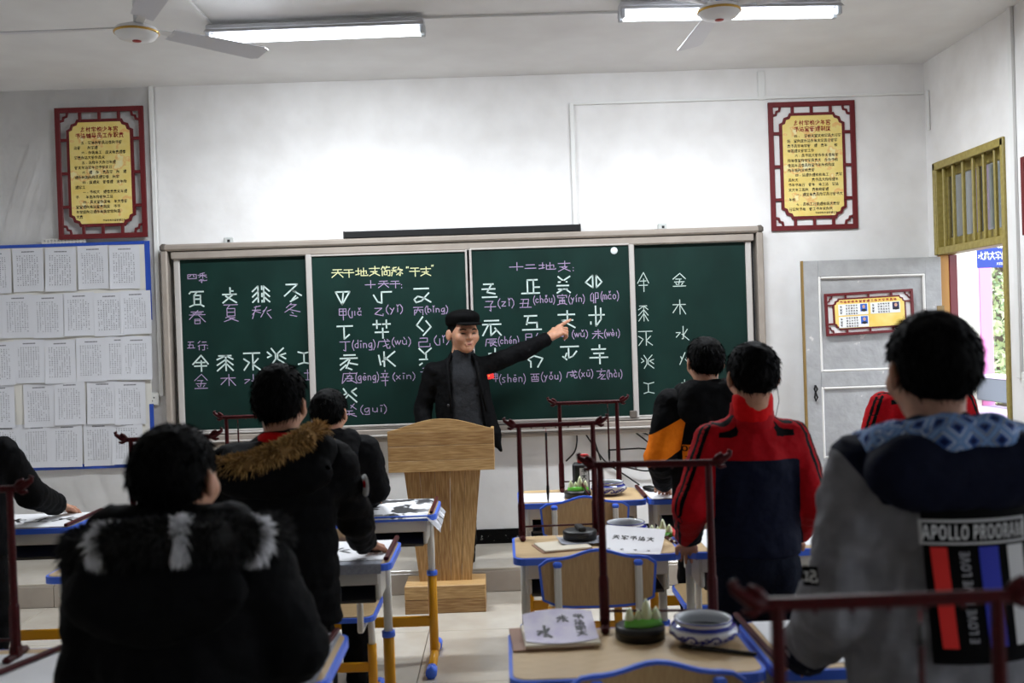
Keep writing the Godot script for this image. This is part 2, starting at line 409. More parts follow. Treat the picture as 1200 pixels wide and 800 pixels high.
func build_notices():
	var red := mat(Color(0.38, 0.03, 0.06), 0.5)
	var yellow := grained(noise_tex(0.012, Color(0.90, 0.79, 0.42), Color(0.92, 0.90, 0.76), 51, FastNoiseLite.TYPE_SIMPLEX_SMOOTH, 256, [[0.60, Color(0.91, 0.83, 0.52)], [0.68, Color(0.90, 0.70, 0.42)], [0.74, Color(0.92, 0.85, 0.58)]]), Vector3.ONE * 2.2, 0.5)
	var ink := mat(Color(0.08, 0.07, 0.06), 0.7)
	var head := mat(Color(0.62, 0.10, 0.12), 0.7)
	var pool := ["书", "法", "学", "校", "年", "室", "管", "理", "工", "作", "文", "字", "责", "员", "地", "支", "简", "称", "春", "秋", "行", "度"]
	var sets := [[Vector3(-2.686, 2.33, WALL_Z + 0.022), 0.603, 0.895, "乡村学校少年宫", "书法辅导员工作职责", [[12, 1], [7, 0], [13, 1], [9, 0], [11, 1], [11, 0], [13, 1], [13, 0], [13, 1], [3, 0], [13, 1], [13, 0], [13, 1], [13, 0], [13, 0], [2, 0]], "red lattice-framed yellow notice above the sheets of paper"],
		[Vector3(2.19, 2.235, WALL_Z + 0.001), 0.60, 0.885, "乡村学校少年宫", "书法室管理制度", [[14, 1], [15, 0], [15, 0], [8, 0], [14, 1], [15, 0], [15, 0], [8, 0], [14, 1], [15, 0], [15, 0], [13, 0], [14, 1], [2, 0], [14, 1], [13, 0]], "red lattice-framed yellow notice above the open door leaf"],
		]
	for q in sets:
		var o := thing("framed_notice", q[6], "notice", q[0])
		var inner := Node3D.new()
		var w: float = q[1]
		var h: float = q[2]
		inner.free()
		var base := Node3D.new()
		base.name = "board"
		o.add_child(base)
		base.position.y = h / 2
		lattice(w, h, 0.205, 0.345, 3, 3, red, yellow, base)
		var s := Shape.new()
		for ln in 2:
			var tx: String = q[3 + ln]
			for k in tx.length():
				write(s, tx[k], (k - (tx.length() - 1) / 2.0) * 0.037, 0.296 - 0.043 * ln, 0.029, 0.032, 0.0168, 0.0046)
		obj("heading", s, head, base)
		var t := Shape.new()
		var y := 0.205
		var dy := 0.0335
		for ln in q[5]:
			var x := -0.165 + (0.05 if ln[1] else 0.0)
			for k in ln[0]:
				if ln[1] and k == 1:
					write(t, "、", x, y, 0.015, 0.018, 0.0168, 0.003)
				elif ln[1] and k == 0:
					write(t, ["一", "二", "三", "四", "五", "六", "七"][rng.randi() % 7], x, y, 0.017, 0.017, 0.0168, 0.0027)
				elif rng.randf() > 0.08:
					write(t, pool[rng.randi() % pool.size()], x, y, 0.019, 0.021, 0.0168, 0.0027)
				x += 0.0232
			y -= dy
		for k in 10:
			write(t, pool[k], 0.01 + 0.0155 * k, -0.325, 0.012, 0.013, 0.0168, 0.0018)
		obj("lettering", t, ink, base)
	# a third frame on the corridor-side wall
	var o3 := thing("framed_notice", "red lattice-framed notice on the corridor-side wall past the door", "notice", Vector3(RIGHT_X - 0.002, 2.05, -5.31), -PI / 2)
	var b3 := Node3D.new()
	b3.name = "board"
	o3.add_child(b3)
	b3.position.y = 0.22
	lattice(0.6, 0.44, 0.205, 0.13, 3, 1, red, yellow, b3)
	# the staff notice on the door leaf
	var o4 := thing("door_notice", "small red-framed yellow notice with three portrait cards on the door leaf", "notice", Vector3(2.476, 1.515, -6.676), deg_to_rad(0.6))
	var b4 := Node3D.new()
	b4.name = "board"
	o4.add_child(b4)
	b4.position.y = 0.137
	b4.rotation.z = deg_to_rad(1.6)
	lattice(0.60, 0.285, 0.235, 0.095, 3, 2, red, grained(noise_tex(0.01, Color(0.92, 0.76, 0.30), Color(0.95, 0.86, 0.55), 53), Vector3.ONE * 2.0, 0.5), b4, 0.55)
	obj("white_backing", bx(Vector3(0, 0, 0.0012), Vector3(0.596, 0.281, 0.002)), mat(Color(0.92, 0.91, 0.90), 0.6), b4)
	var s4 := Shape.new()
	for k in 15:
		write(s4, pool[k % pool.size()], -0.19 + 0.026 * k, 0.08, 0.018, 0.015, 0.0168, 0.003)
	obj("heading", s4, head, b4)
	var white := mat(Color(0.93, 0.93, 0.92), 0.6)
	var i := 0
	for c in [Vector3(-0.112, 0.028, 0), Vector3(0.105, 0.028, 0), Vector3(-0.112, -0.055, 0)]:
		var card := obj("card", bx(c + Vector3(0, 0, 0.0175), Vector3(0.2, 0.074, 0.003)), white, b4)
		var tx := Shape.new()
		for ln in 4:
			for k in 5:
				write(tx, pool[(ln * 5 + k + i) % pool.size()], c.x - 0.045 + 0.017 * k, c.y + 0.026 - 0.018 * ln, 0.011, 0.011, 0.0195, 0.0018)
		for k in 3:
			write(tx, pool[k + 4], c.x - 0.082, c.y + 0.02 - 0.02 * k, 0.014, 0.014, 0.0195, 0.0022)
		obj("lettering", tx, ink, card)
		var ph := obj("portrait", bx(c + Vector3(0.071, 0.008, 0.0192), Vector3(0.046, 0.05, 0.001)), mat([Color(0.16, 0.38, 0.75), Color(0.10, 0.12, 0.30), Color(0.16, 0.38, 0.75)][i], 0.5), card)
		var fa := Shape.new()
		fa.prism(disc(Vector2(c.x + 0.071, c.y + 0.014), 0.010, 0.012), 0.0197, 0.0202)
		obj("face", fa, mat(Color(0.80, 0.62, 0.52), 0.6), card)
		var su := Shape.new()
		su.prism(disc(Vector2(c.x + 0.071, c.y - 0.010), 0.018, 0.009), 0.0197, 0.0201)
		obj("suit", su, mat(Color(0.08, 0.08, 0.1), 0.6), card)
		ph.set_meta("label", "small portrait photo")
		i += 1

func disc(c: Vector2, rx: float, ry: float, n := 14) -> PackedVector2Array:
	var p := PackedVector2Array()
	for k in n:
		p.append(c + Vector2(cos(TAU * k / n) * rx, sin(TAU * k / n) * ry))
	return p

func build_sheets():
	# pin-up field on the wall: pale backing with blue tape edges
	var bk := thing("pinup_field", "pale pin-up field edged with blue tape behind the pinned sheets", "display board", Vector3(-2.98, 0.79, WALL_Z + 0.0202))
	obj("backing", bx(Vector3(0, 0.75, 0.001), Vector3(1.16, 1.5, 0.002)), mat(Color(0.84, 0.83, 0.80), 0.7), bk)
	var blue := mat(Color(0.12, 0.28, 0.66), 0.5)
	obj("tape", bx(Vector3(-0.06, 1.505, 0.003), Vector3(1.25, 0.022, 0.003)), blue, bk)
	obj("tape", bx(Vector3(0.585, 1.245, 0.003), Vector3(0.036, 0.54, 0.003)), blue, bk)
	obj("tape", bx(Vector3(0.575, 0.185, 0.003), Vector3(0.028, 0.43, 0.003)), blue, bk)
	obj("tape", bx(Vector3(-0.03, -0.012, 0.003), Vector3(1.24, 0.034, 0.003)), blue, bk)
	# four prints of a register table
	var prints := []
	for v in 5:
		var im := Image.create(160, 224, false, Image.FORMAT_RGB8)
		im.fill(Color(0.82, 0.825, 0.845))
		for k in 11:
			im.fill_rect(Rect2i(48 + k * 6, 16, 4, 6), Color(0.22, 0.22, 0.24))
		for col in 9:
			var x := 22 + col * 13
			im.fill_rect(Rect2i(x - 4, 34, 1, 170), Color(0.765, 0.77, 0.79))
			for row in 16:
				var y := 38 + row * 10
				if rng.randf() < 0.85:
					var dark := rng.randf_range(0.16, 0.5) - (0.12 if v == 1 else 0.0)
					im.fill_rect(Rect2i(x, y, 3 + rng.randi() % 3, 4), Color(dark, dark, dark + 0.02))
		for row in 17:
			im.fill_rect(Rect2i(18, 34 + row * 10, 118, 1), Color(0.785, 0.79, 0.81))
		var m := mat(Color.WHITE, 0.75)
		m.albedo_texture = ImageTexture.create_from_image(im)
		prints.append(m)
	# five rows of sheets: centre height, then the centres across
	var rows := [[2.132, [-3.425, -3.205, -2.985, -2.765, -2.55], 0], [1.815, [-3.49, -3.285, -3.08, -2.87, -2.665, -2.485], 1], [1.505, [-3.42, -3.22, -3.01, -2.80, -2.60, -2.49], 0], [1.21, [-3.435, -3.165, -2.955, -2.735, -2.545], 1], [0.93, [-3.40, -3.19, -2.985, -2.77, -2.575], 0]]
	var ord := ["top", "second", "third", "fourth", "bottom"]
	var place := ["first", "second", "third", "fourth", "fifth", "sixth"]
	for r in rows.size():
		var xs: Array = rows[r][1]
		for k in xs.size():
			var sd := rng.randf() * 6.0
			var lift := func(p: Vector3, u: float, vv: float) -> Vector3:
				p.z = 0.0015 + 0.011 * pow(vv, 3.0) * (0.5 + 0.5 * sin(sd + u * 3.0)) + 0.004 * pow(absf(u - 0.5) * 2.0, 3.0) * vv
				return p
			var o := obj("pinned_sheet", sheet_mesh(0.208, 0.296, prints[rng.randi() % 5], 6, 6, lift), null)
			o.position = Vector3(xs[k], rows[r][0] + rng.randf_range(-0.008, 0.008), WALL_Z + 0.0245 + 0.0016 * (k % 3) + 0.001 * (r % 2))
			o.rotation.z = deg_to_rad(rng.randf_range(-0.9, 0.9))
			tag(o, "%s sheet in the %s row of printed register sheets, counted towards the chalkboard" % [place[k], ord[r]], "paper sheet", "register sheets pinned beside the chalkboard")
	var sl := Shape.new()
	sl.box(Vector3(0, 0, 0), Vector3(0.3, 0.055, 0.001))
	var strip := tag(obj("paper_strip", sl, mat(Color(0.80, 0.79, 0.77), 0.8)), "narrow handwritten paper strip just under the framed notice", "paper strip")
	strip.position = Vector3(-2.96, 2.315, WALL_Z + 0.0235)
	strip.rotation.z = 0.035
	var wr := Shape.new()
	var ks := ["书", "法", "学", "年", "文", "字", "春", "行", "工", "地", "支", "天"]
	for ln in 2:
		for k in 12:
			write(wr, ks[(k + ln * 3) % 12], -0.13 + 0.0235 * k, 0.013 - 0.026 * ln, 0.014, 0.018, 0.0008, 0.0016)
	obj("lettering", wr, mat(Color(0.35, 0.35, 0.36), 0.8), strip)

func build_wall_fittings():
	var white := mat(Color(0.88, 0.88, 0.86), 0.35)
	var dark := mat(Color(0.06, 0.06, 0.06), 0.6)
	var o := thing("wall_socket", "white power socket beside the blackboard frame", "socket", Vector3(-2.40, 1.18, WALL_Z + 0.004))
	obj("plate", bx(Vector3(0, 0.043, 0.006), Vector3(0.086, 0.086, 0.012), 0.004), white, o)
	for e in [[-0.012, 0.052], [0.012, 0.052], [0.0, 0.03]]:
		obj("slot", bx(Vector3(e[0], e[1], 0.0125), Vector3(0.007, 0.009, 0.002)), dark, o)
	var o2 := thing("light_switch", "white switch plate on the wall beside the doorway", "switch", Vector3(RIGHT_X - 0.004, 1.19, -5.63), -PI / 2)
	obj("plate", bx(Vector3(0, 0.043, 0.004), Vector3(0.086, 0.086, 0.012), 0.004), white, o2)
	obj("rocker", bx(Vector3(0, 0.043, 0.011), Vector3(0.05, 0.05, 0.006), 0.003), white, o2)
	# loose black cables under the chalk tray
	var cb := mat(Color(0.03, 0.03, 0.03), 0.5)
	var runs := [[[0.50, 0.90], [0.50, 0.83], [0.48, 0.76], [0.42, 0.70]], [[0.55, 0.90], [0.62, 0.79], [0.70, 0.68], [0.84, 0.58], [0.92, 0.52]], [[0.60, 0.90], [0.63, 0.80], [0.66, 0.70]], [[0.87, 0.91], [0.98, 0.82], [1.06, 0.74], [1.10, 0.68]], [[0.88, 0.91], [1.0, 0.86], [1.08, 0.80], [1.09, 0.70], [1.0, 0.62], [0.86, 0.64], [0.74, 0.69]], [[0.72, 0.77], [0.92, 0.775], [1.02, 0.75], [1.08, 0.70]]]
	var words := ["short black cable hanging straight below the chalk tray", "long black cable slanting down below the chalk tray", "black cable dropping beside the long slanting one", "black cable slanting out from the chalk tray to the orange-sleeved jacket", "black cable with a wide loop below the chalk tray", "black cable running level below the chalk tray"]
	for k in runs.size():
		var pts := []
		var cv := Curve3D.new()
		for i in runs[k].size():
			var a: Array = runs[k][i]
			var pv: Array = runs[k][maxi(i - 1, 0)]
			var nv: Array = runs[k][mini(i + 1, runs[k].size() - 1)]
			var tg := Vector3(nv[0] - pv[0], nv[1] - pv[1], 0) / 6.0
			cv.add_point(Vector3(a[0], a[1], WALL_Z + 0.02 + 0.006 * k), -tg, tg)
		for p in cv.tessellate(4, 4):
			pts.append(p)
		tag(obj("loose_cable", tb(pts, 0.0055, 6), cb), words[k], "cable", "loose cables below the chalkboard")

# ---------------------------------------------------------------- ceiling lamps and fans
func build_lamps():
	var body := mat(Color(0.78, 0.78, 0.79), 0.45)
	var holder := mat(Color(0.7, 0.71, 0.72), 0.4)
	var glow := mat(Color(0.95, 0.97, 1.0), 0.4)
	glow.emission_enabled = true
	glow.emission = Color(0.93, 0.96, 1.0)
	glow.emission_energy_multiplier = LAMP_GLOW
	var i := 0
	for q in LAMPS:
		var o := thing("tube_lamp", q[1], "lamp", q[0], q[2], "twin tube lamps on the ceiling")
		var s := Shape.new()
		s.box(Vector3(0, 0.055, 0), Vector3(1.2, 0.03, 0.09), 0.006)
		s.quad(Vector3(-0.6, 0.045, -0.045), Vector3(0.6, 0.045, -0.045), Vector3(0.6, 0.015, -0.085), Vector3(-0.6, 0.015, -0.085), Vector3(0, 1, -1))
		s.quad(Vector3(-0.6, 0.045, 0.045), Vector3(0.6, 0.045, 0.045), Vector3(0.6, 0.015, 0.085), Vector3(-0.6, 0.015, 0.085), Vector3(0, 1, 1))
		obj("housing", s, body, o)
		for z in [-0.035, 0.035]:
			obj("tube", tb([Vector3(-0.575, 0.0, z), Vector3(0.575, 0.0, z)], 0.014, 12), glow, o)
			for x in [-0.588, 0.588]:
				obj("lamp_holder", bx(Vector3(x, 0.012, z), Vector3(0.024, 0.06, 0.034), 0.004), holder, o)
		for sg in [-1.0, 1.0]:
			var l := AreaLight3D.new()
			l.name = "tube_light"
			l.area_size = Vector2(1.15, 0.05)
			l.light_color = Color(0.95, 0.975, 1.0)
			l.light_energy = LAMP_POWER / 2.0
			l.area_range = 14.0
			l.area_attenuation = 2.0
			l.shadow_enabled = true
			o.add_child(l, true)
			l.position = Vector3(0, -0.018, sg * 0.045)
			l.rotation.x = -PI / 2 - sg * deg_to_rad(12)
		i += 1

func build_fans():
	var white := mat(Color(0.80, 0.80, 0.82), 0.35)
	var shell := mat(Color(0.88, 0.88, 0.88), 0.3)
	var brass := mat(Color(0.75, 0.60, 0.30), 0.3, 0.8)
	var redm := mat(Color(0.62, 0.16, 0.14), 0.5)
	var k := 0
	for q in [[Vector3(-1.672, 3.02, -4.75), [182.0, 62.0, -46.0], "white ceiling fan near the lattice-framed notice above the pinned sheets"], [Vector3(1.075, 3.02, -4.69), [-91.0, 29.0, 150.0], "white ceiling fan below the tube lamp nearer the door"]]:
		var o := thing("ceiling_fan", q[2], "fan", q[0])
		var mo := Shape.new(true)
		mo.lathe([Vector2(0, 0.012), Vector2(0.05, 0.014), Vector2(0.084, 0.026), Vector2(0.098, 0.045)], Vector3.ZERO, 28)
		mo.lathe([Vector2(0.101, 0.056), Vector2(0.092, 0.072), Vector2(0.05, 0.088), Vector2(0, 0.095)], Vector3.ZERO, 28)
		obj("motor", mo, shell, o)
		var rg := Shape.new(true)
		rg.lathe([Vector2(0.098, 0.045), Vector2(0.104, 0.047), Vector2(0.104, 0.053), Vector2(0.101, 0.056)], Vector3.ZERO, 28)
		obj("trim_ring", rg, brass, o)
		var dt := Shape.new(true)
		dt.lathe([Vector2(0.0, 0.009), Vector2(0.020, 0.010), Vector2(0.022, 0.015)], Vector3.ZERO, 16)
		obj("badge", dt, redm, o)
		obj("rod", tb([Vector3(0, 0.09, 0), Vector3(0, 0.3, 0)], 0.014, 10), mat(Color(0.16, 0.48, 0.66), 0.4) if k == 1 else shell, o)
		var cn := Shape.new(true)
		cn.lathe([Vector2(0.016, 0.25), Vector2(0.06, 0.30), Vector2(0.065, 0.34)], Vector3.ZERO, 20)
		obj("canopy", cn, shell, o)
		for a in q[1]:
			var s := Shape.new()
			var dir := deg_to_rad(a)
			s.xf = Transform3D(Basis(Vector3.UP, -dir) * Basis(Vector3.RIGHT, deg_to_rad(-13)), Vector3(0, 0.075, 0))
			var po := PackedVector2Array([Vector2(0.17, -0.05), Vector2(0.66, -0.068), Vector2(0.69, -0.05), Vector2(0.69, 0.05), Vector2(0.66, 0.068), Vector2(0.17, 0.05)])
			for e in po.size():
				pass
			var fl := Shape.new()
			fl.xf = s.xf * Transform3D(Basis(Vector3.RIGHT, PI / 2), Vector3.ZERO)
			fl.prism(po, -0.002, 0.002)
			var bl := obj("blade", fl, white, o)
			var br := Shape.new()
			br.xf = s.xf
			br.box(Vector3(0.13, 0.002, 0), Vector3(0.12, 0.008, 0.04), 0.002)
			obj("bracket", br, shell, bl)
		k += 1
# ---------------------------------------------------------------- desks, chairs and what lies on them
var M := {}
var desk0: Node3D
var chair0: Node3D
var rack0: Node3D
var bowl0: Node3D
var brush0: Node3D
var rest0: Node3D
var dish0: Node3D
const TOP := 0.76

func furniture_materials():
	M.beech = grained(noise_tex(0.02, Color(0.74, 0.62, 0.45), Color(0.82, 0.71, 0.54), 61), Vector3(2.2, 9, 22), 0.42)
	M.beech_back = grained(noise_tex(0.02, Color(0.71, 0.57, 0.38), Color(0.80, 0.67, 0.48), 62), Vector3(22, 2.2, 22), 0.45)
	M.blue = mat(Color(0.27, 0.45, 0.92), 0.35)
	M.yellow = mat(Color(0.87, 0.61, 0.04), 0.35)
	M.cream_tube = mat(Color(0.89, 0.88, 0.83), 0.35)
	M.plastic = mat(Color(0.80, 0.78, 0.73), 0.45)
	M.tray = mat(Color(0.27, 0.25, 0.22), 0.55)
	M.rosewood = grained(noise_tex(0.02, Color(0.20, 0.025, 0.04), Color(0.30, 0.055, 0.07), 63), Vector3(14, 14, 14), 0.4)
	M.rosewood.metallic_specular = 0.3
	M.paper = mat(Color(0.90, 0.90, 0.91), 0.8)
	M.ink = mat(Color(0.05, 0.05, 0.055), 0.6)
	M.black = mat(Color(0.035, 0.035, 0.035), 0.4)
	M.porcelain = mat(Color(0.90, 0.91, 0.92), 0.12)
	M.cobalt = mat(Color(0.09, 0.15, 0.55), 0.15)
	M.red = mat(Color(0.62, 0.05, 0.07), 0.6)
	M.felt = grained(noise_tex(0.06, Color(0.55, 0.56, 0.60), Color(0.66, 0.67, 0.70), 64), Vector3.ONE * 4, 0.95)
	M.steel = mat(Color(0.5, 0.5, 0.5), 0.35, 0.7)

func rounded(hw: float, hd: float, r: float, n := 4) -> PackedVector2Array:
	var p := PackedVector2Array()
	for q in [[1, 1, 0], [-1, 1, 90], [-1, -1, 180], [1, -1, 270]]:
		for k in n + 1:
			var a := deg_to_rad(q[2] + 90.0 * k / n)
			p.append(Vector2(q[0] * (hw - r) + cos(a) * r, q[1] * (hd - r) + sin(a) * r))
	return p

func flat_prism(poly: PackedVector2Array, y0: float, y1: float) -> Shape:
	var s := Shape.new()
	s.xf = Transform3D(Basis(Vector3.RIGHT, -PI / 2), Vector3.ZERO)
	s.prism(poly, y0, y1)
	return s

func make_desk() -> Node3D:
	var o := thing("school_desk", "", "desk")
	obj("edge_band", flat_prism(rounded(0.315, 0.205, 0.045), TOP - 0.027, TOP - 0.002), M.blue, o)
	obj("tabletop", flat_prism(rounded(0.305, 0.195, 0.038), TOP - 0.02, TOP), M.beech, o)
	# book box: moulded sides, dark shelf
	var sd := Shape.new()
	for x in [-0.258, 0.258]:
		sd.box(Vector3(x, 0.672, 0.0), Vector3(0.02, 0.115, 0.33), 0.006)
	sd.box(Vector3(0, 0.705, 0.175), Vector3(0.53, 0.056, 0.015), 0.005)
	obj("bracket", sd, M.plastic, o)
	var tr := Shape.new()
	tr.box(Vector3(0, 0.612, 0.0), Vector3(0.5, 0.012, 0.33), 0.004)
	tr.box(Vector3(0, 0.665, -0.16), Vector3(0.5, 0.11, 0.012), 0.004)
	obj("book_shelf", tr, M.tray, o)
	for x in [-0.27, 0.27]:
		obj("upper_leg", tb([Vector3(x, 0.40, -0.02), Vector3(x, 0.73, -0.02)], 0.017, 10), M.cream_tube, o)
		var lg := Shape.new(true)
		lg.tube([Vector3(x, 0.03, -0.02), Vector3(x, 0.43, -0.02)], 0.022, 10)
		obj("leg", lg, M.yellow, o)
		obj("collar", tb([Vector3(x, 0.425, -0.02), Vector3(x, 0.447, -0.02)], 0.026, 10), M.blue, o)
		var ft := obj("foot", tb([Vector3(x, 0.03, -0.2), Vector3(x, 0.045, -0.02), Vector3(x, 0.03, 0.2)], 0.021, 10), M.yellow, o)
		for z in [-0.205, 0.205]:
			obj("foot_cap", tb([Vector3(x, 0.028, z - 0.035), Vector3(x, 0.027, z + 0.035)], 0.0265, 10), M.blue, ft)
	obj("crossbar", bx(Vector3(0, 0.2, -0.02), Vector3(0.54, 0.05, 0.022), 0.005), M.yellow, o)
	return o

func make_chair() -> Node3D:
	var o := thing("school_chair", "", "chair")
	# backrest with a waved upper edge, standing on the side away from the desk
	var po := PackedVector2Array()
	for k in 17:
		var u := k / 16.0 * 2.0 - 1.0
		po.append(Vector2(u * 0.2, 0.805 + 0.014 * cos(u * PI * 1.5) * (1.0 - 0.3 * u * u) - 0.035 * pow(absf(u), 8.0)))
	for k in 9:
		var u := 1.0 - k / 8.0 * 2.0
		po.append(Vector2(u * 0.19, 0.637 - 0.008 * (1.0 - u * u) + 0.02 * pow(absf(u), 8.0)))
	var bp := Geometry2D.offset_polygon(po, 0.009)[0]
	var s := Shape.new()
	s.prism(bp, 0.185, 0.198)
	obj("edge_band", s, M.blue, o)
	var s2 := Shape.new()
	s2.prism(po, 0.1835, 0.2)
	obj("backrest", s2, M.beech_back, o)
	for x in [-0.142, 0.142]:
		var p := Shape.new()
		p.box(Vector3(x, 0.575, 0.21), Vector3(0.026, 0.40, 0.022), 0.006)
		p.box(Vector3(x, 0.385, 0.10), Vector3(0.026, 0.024, 0.24), 0.006)
		obj("back_post", p, M.cream_tube, o)
		obj("post_cap", bx(Vector3(x, 0.779, 0.211), Vector3(0.031, 0.02, 0.027), 0.006), M.blue, o)
	obj("seat_band", flat_prism(rounded(0.195, 0.185, 0.05), 0.408, 0.428), M.blue, o)
	obj("seat", flat_prism(rounded(0.185, 0.175, 0.045), 0.41, 0.432), M.beech, o)
	for x in [-0.16, 0.16]:
		obj("leg", tb([Vector3(x, 0.03, 0.02), Vector3(x, 0.27, 0.02)], 0.02, 10), M.yellow, o)
		obj("upper_leg", tb([Vector3(x, 0.25, 0.02), Vector3(x, 0.40, 0.02)], 0.015, 10), M.cream_tube, o)
		obj("foot", tb([Vector3(x, 0.026, -0.17), Vector3(x, 0.04, 0.02), Vector3(x, 0.026, 0.2)], 0.019, 10), M.yellow, o)
		for z in [-0.175, 0.205]:
			obj("foot_cap", tb([Vector3(x, 0.025, z - 0.03), Vector3(x, 0.025, z + 0.03)], 0.0235, 10), M.blue, o)
	obj("crossbar", bx(Vector3(0, 0.17, 0.02), Vector3(0.32, 0.04, 0.02), 0.005), M.yellow, o)
	return o

func make_rack() -> Node3D:
	var o := thing("brush_rack", "", "brush rack")
	var H := 0.46
	for x in [-0.15, 0.15]:
		var p := Shape.new()
		p.tube([Vector3(x, 0.02, 0), Vector3(x, 0.14, 0), Vector3(x, 0.15, 0), Vector3(x, H, 0)], [0.0145, 0.0145, 0.0115, 0.0095], 8)
		obj("post", p, M.rosewood, o)
		var f := Shape.new()
		f.box(Vector3(x, 0.018, 0), Vector3(0.026, 0.036, 0.03), 0.004)
		f.box(Vector3(x, 0.009, 0), Vector3(0.022, 0.018, 0.12), 0.006)
		obj("foot", f, M.rosewood, o)
	obj("lower_bar", tb([Vector3(-0.15, 0.05, 0), Vector3(0.15, 0.05, 0)], 0.004, 6), M.rosewood, o)
	var t := Shape.new()
	t.box(Vector3(0, H, 0), Vector3(0.34, 0.018, 0.016), 0.004)
	obj("top_bar", t, M.rosewood, o)
	for sg in [-1.0, 1.0]:
		var e := Shape.new(true)
		e.tube([Vector3(sg * 0.165, H, 0), Vector3(sg * 0.182, H + 0.004, 0), Vector3(sg * 0.197, H + 0.014, 0), Vector3(sg * 0.208, H + 0.022, 0), Vector3(sg * 0.211, H + 0.03, 0), Vector3(sg * 0.203, H + 0.033, 0)], [0.009, 0.011, 0.009, 0.0075, 0.006, 0.004], 8)
		e.tube([Vector3(sg * 0.165, H + 0.004, 0), Vector3(sg * 0.176, H + 0.017, 0), Vector3(sg * 0.186, H + 0.023, 0), Vector3(sg * 0.19, H + 0.018, 0)], [0.007, 0.0075, 0.006, 0.004], 8)
		e.tube([Vector3(sg * 0.17, H - 0.004, 0), Vector3(sg * 0.185, H - 0.012, 0), Vector3(sg * 0.197, H - 0.008, 0)], [0.006, 0.006, 0.004], 8)
		obj("carved_end", e, M.rosewood, o)
	for k in 5:
		obj("hook", tb([Vector3(-0.1 + 0.05 * k, H - 0.006, 0.0), Vector3(-0.1 + 0.05 * k, H - 0.012, 0.008)], 0.0028, 6), M.rosewood, o)
	return o

func make_brush() -> Node3D:
	# hangs by its loop from the origin
	var o := thing("writing_brush", "", "brush")
	obj("loop", tb([Vector3(0, 0, 0), Vector3(0, -0.02, 0)], 0.0012, 5), M.red, o)
	var s := Shape.new(true)
	s.lathe([Vector2(0.0, -0.018), Vector2(0.0045, -0.02), Vector2(0.0045, -0.05), Vector2(0.003, -0.055)], Vector3.ZERO, 10)
	obj("end_cap", s, M.black, o)
	obj("handle", tb([Vector3(0, -0.05, 0), Vector3(0, -0.24, 0)], 0.0045, 8), M.rosewood, o)
	var h := Shape.new(true)
	h.lathe([Vector2(0.0055, -0.235), Vector2(0.0065, -0.25), Vector2(0.005, -0.285), Vector2(0.0, -0.31)], Vector3.ZERO, 10)
	obj("bristles", h, mat(Color(0.08, 0.07, 0.07), 0.8), o)
	return o

func make_bowl() -> Node3D:
	var o := thing("water_bowl", "", "bowl")
	var prof := [Vector2(0.0, 0.004), Vector2(0.045, 0.004), Vector2(0.05, 0.0), Vector2(0.058, 0.004), Vector2(0.082, 0.02), Vector2(0.09, 0.034), Vector2(0.086, 0.047), Vector2(0.074, 0.055), Vector2(0.073, 0.062), Vector2(0.077, 0.066),
		Vector2(0.07, 0.066), Vector2(0.067, 0.06), Vector2(0.068, 0.052), Vector2(0.078, 0.04), Vector2(0.075, 0.022), Vector2(0.05, 0.01), Vector2(0.0, 0.009)]
	var s := Shape.new(true)
	s.lathe(prof, Vector3.ZERO, 32)
	obj("body", s, M.porcelain, o)
	var b := Shape.new(true)
	b.lathe([Vector2(0.0772, 0.0637), Vector2(0.0778, 0.0655), Vector2(0.0752, 0.067)], Vector3.ZERO, 32)
	b.lathe([Vector2(0.0872, 0.0455), Vector2(0.0815, 0.0512), Vector2(0.0745, 0.0556)], Vector3.ZERO, 32)
	b.lathe([Vector2(0.0585, 0.0035), Vector2(0.064, 0.0075)], Vector3.ZERO, 32)
	# painted scrolls round the belly
	var face := func(a: float, h: float) -> Vector3:
		var r := 0.058 + 0.0335 * sin(clampf((h - 0.004) / 0.03, 0.0, 1.35) * PI / 2.0)
		return Vector3(cos(a) * (r + 0.0012), h, sin(a) * (r + 0.0012))
	for k in 9:
		var a0 := TAU * k / 9.0
		for sc in [[0.0, 0.025, 0.24, 1.0], [0.30, 0.030, 0.17, -1.0], [0.46, 0.019, 0.15, 1.0]]:
			var last := Vector3.ZERO
			var lastb := Vector3.ZERO
			for i in 9:
				var t := i / 8.0
				var rr: float = sc[2] * (1.0 - 0.75 * t)
				var an: float = TAU * 1.1 * t * sc[3]
				var wd := 0.0042 * (1.0 - 0.5 * t)
				var p: Vector3 = face.call(a0 + sc[0] + cos(an) * rr, sc[1] + sin(an) * rr * 0.075)
				var q: Vector3 = face.call(a0 + sc[0] + cos(an) * (rr - 0.085 * (1.0 - 0.4 * t)), sc[1] + sin(an) * (rr - 0.085 * (1.0 - 0.4 * t)) * 0.075 + wd * 0.3)
				if i > 0:
					b.quad(last, p, q, lastb, p * Vector3(1, 0, 1))
				last = p
				lastb = q
	obj("painted_decoration", b, M.cobalt, o)
	var w := Shape.new(true)
	w.lathe([Vector2(0.076, 0.034), Vector2(0.0, 0.034)], Vector3.ZERO, 24)
	obj("water", w, mat(Color(0.42, 0.44, 0.46), 0.05), o)
	return o

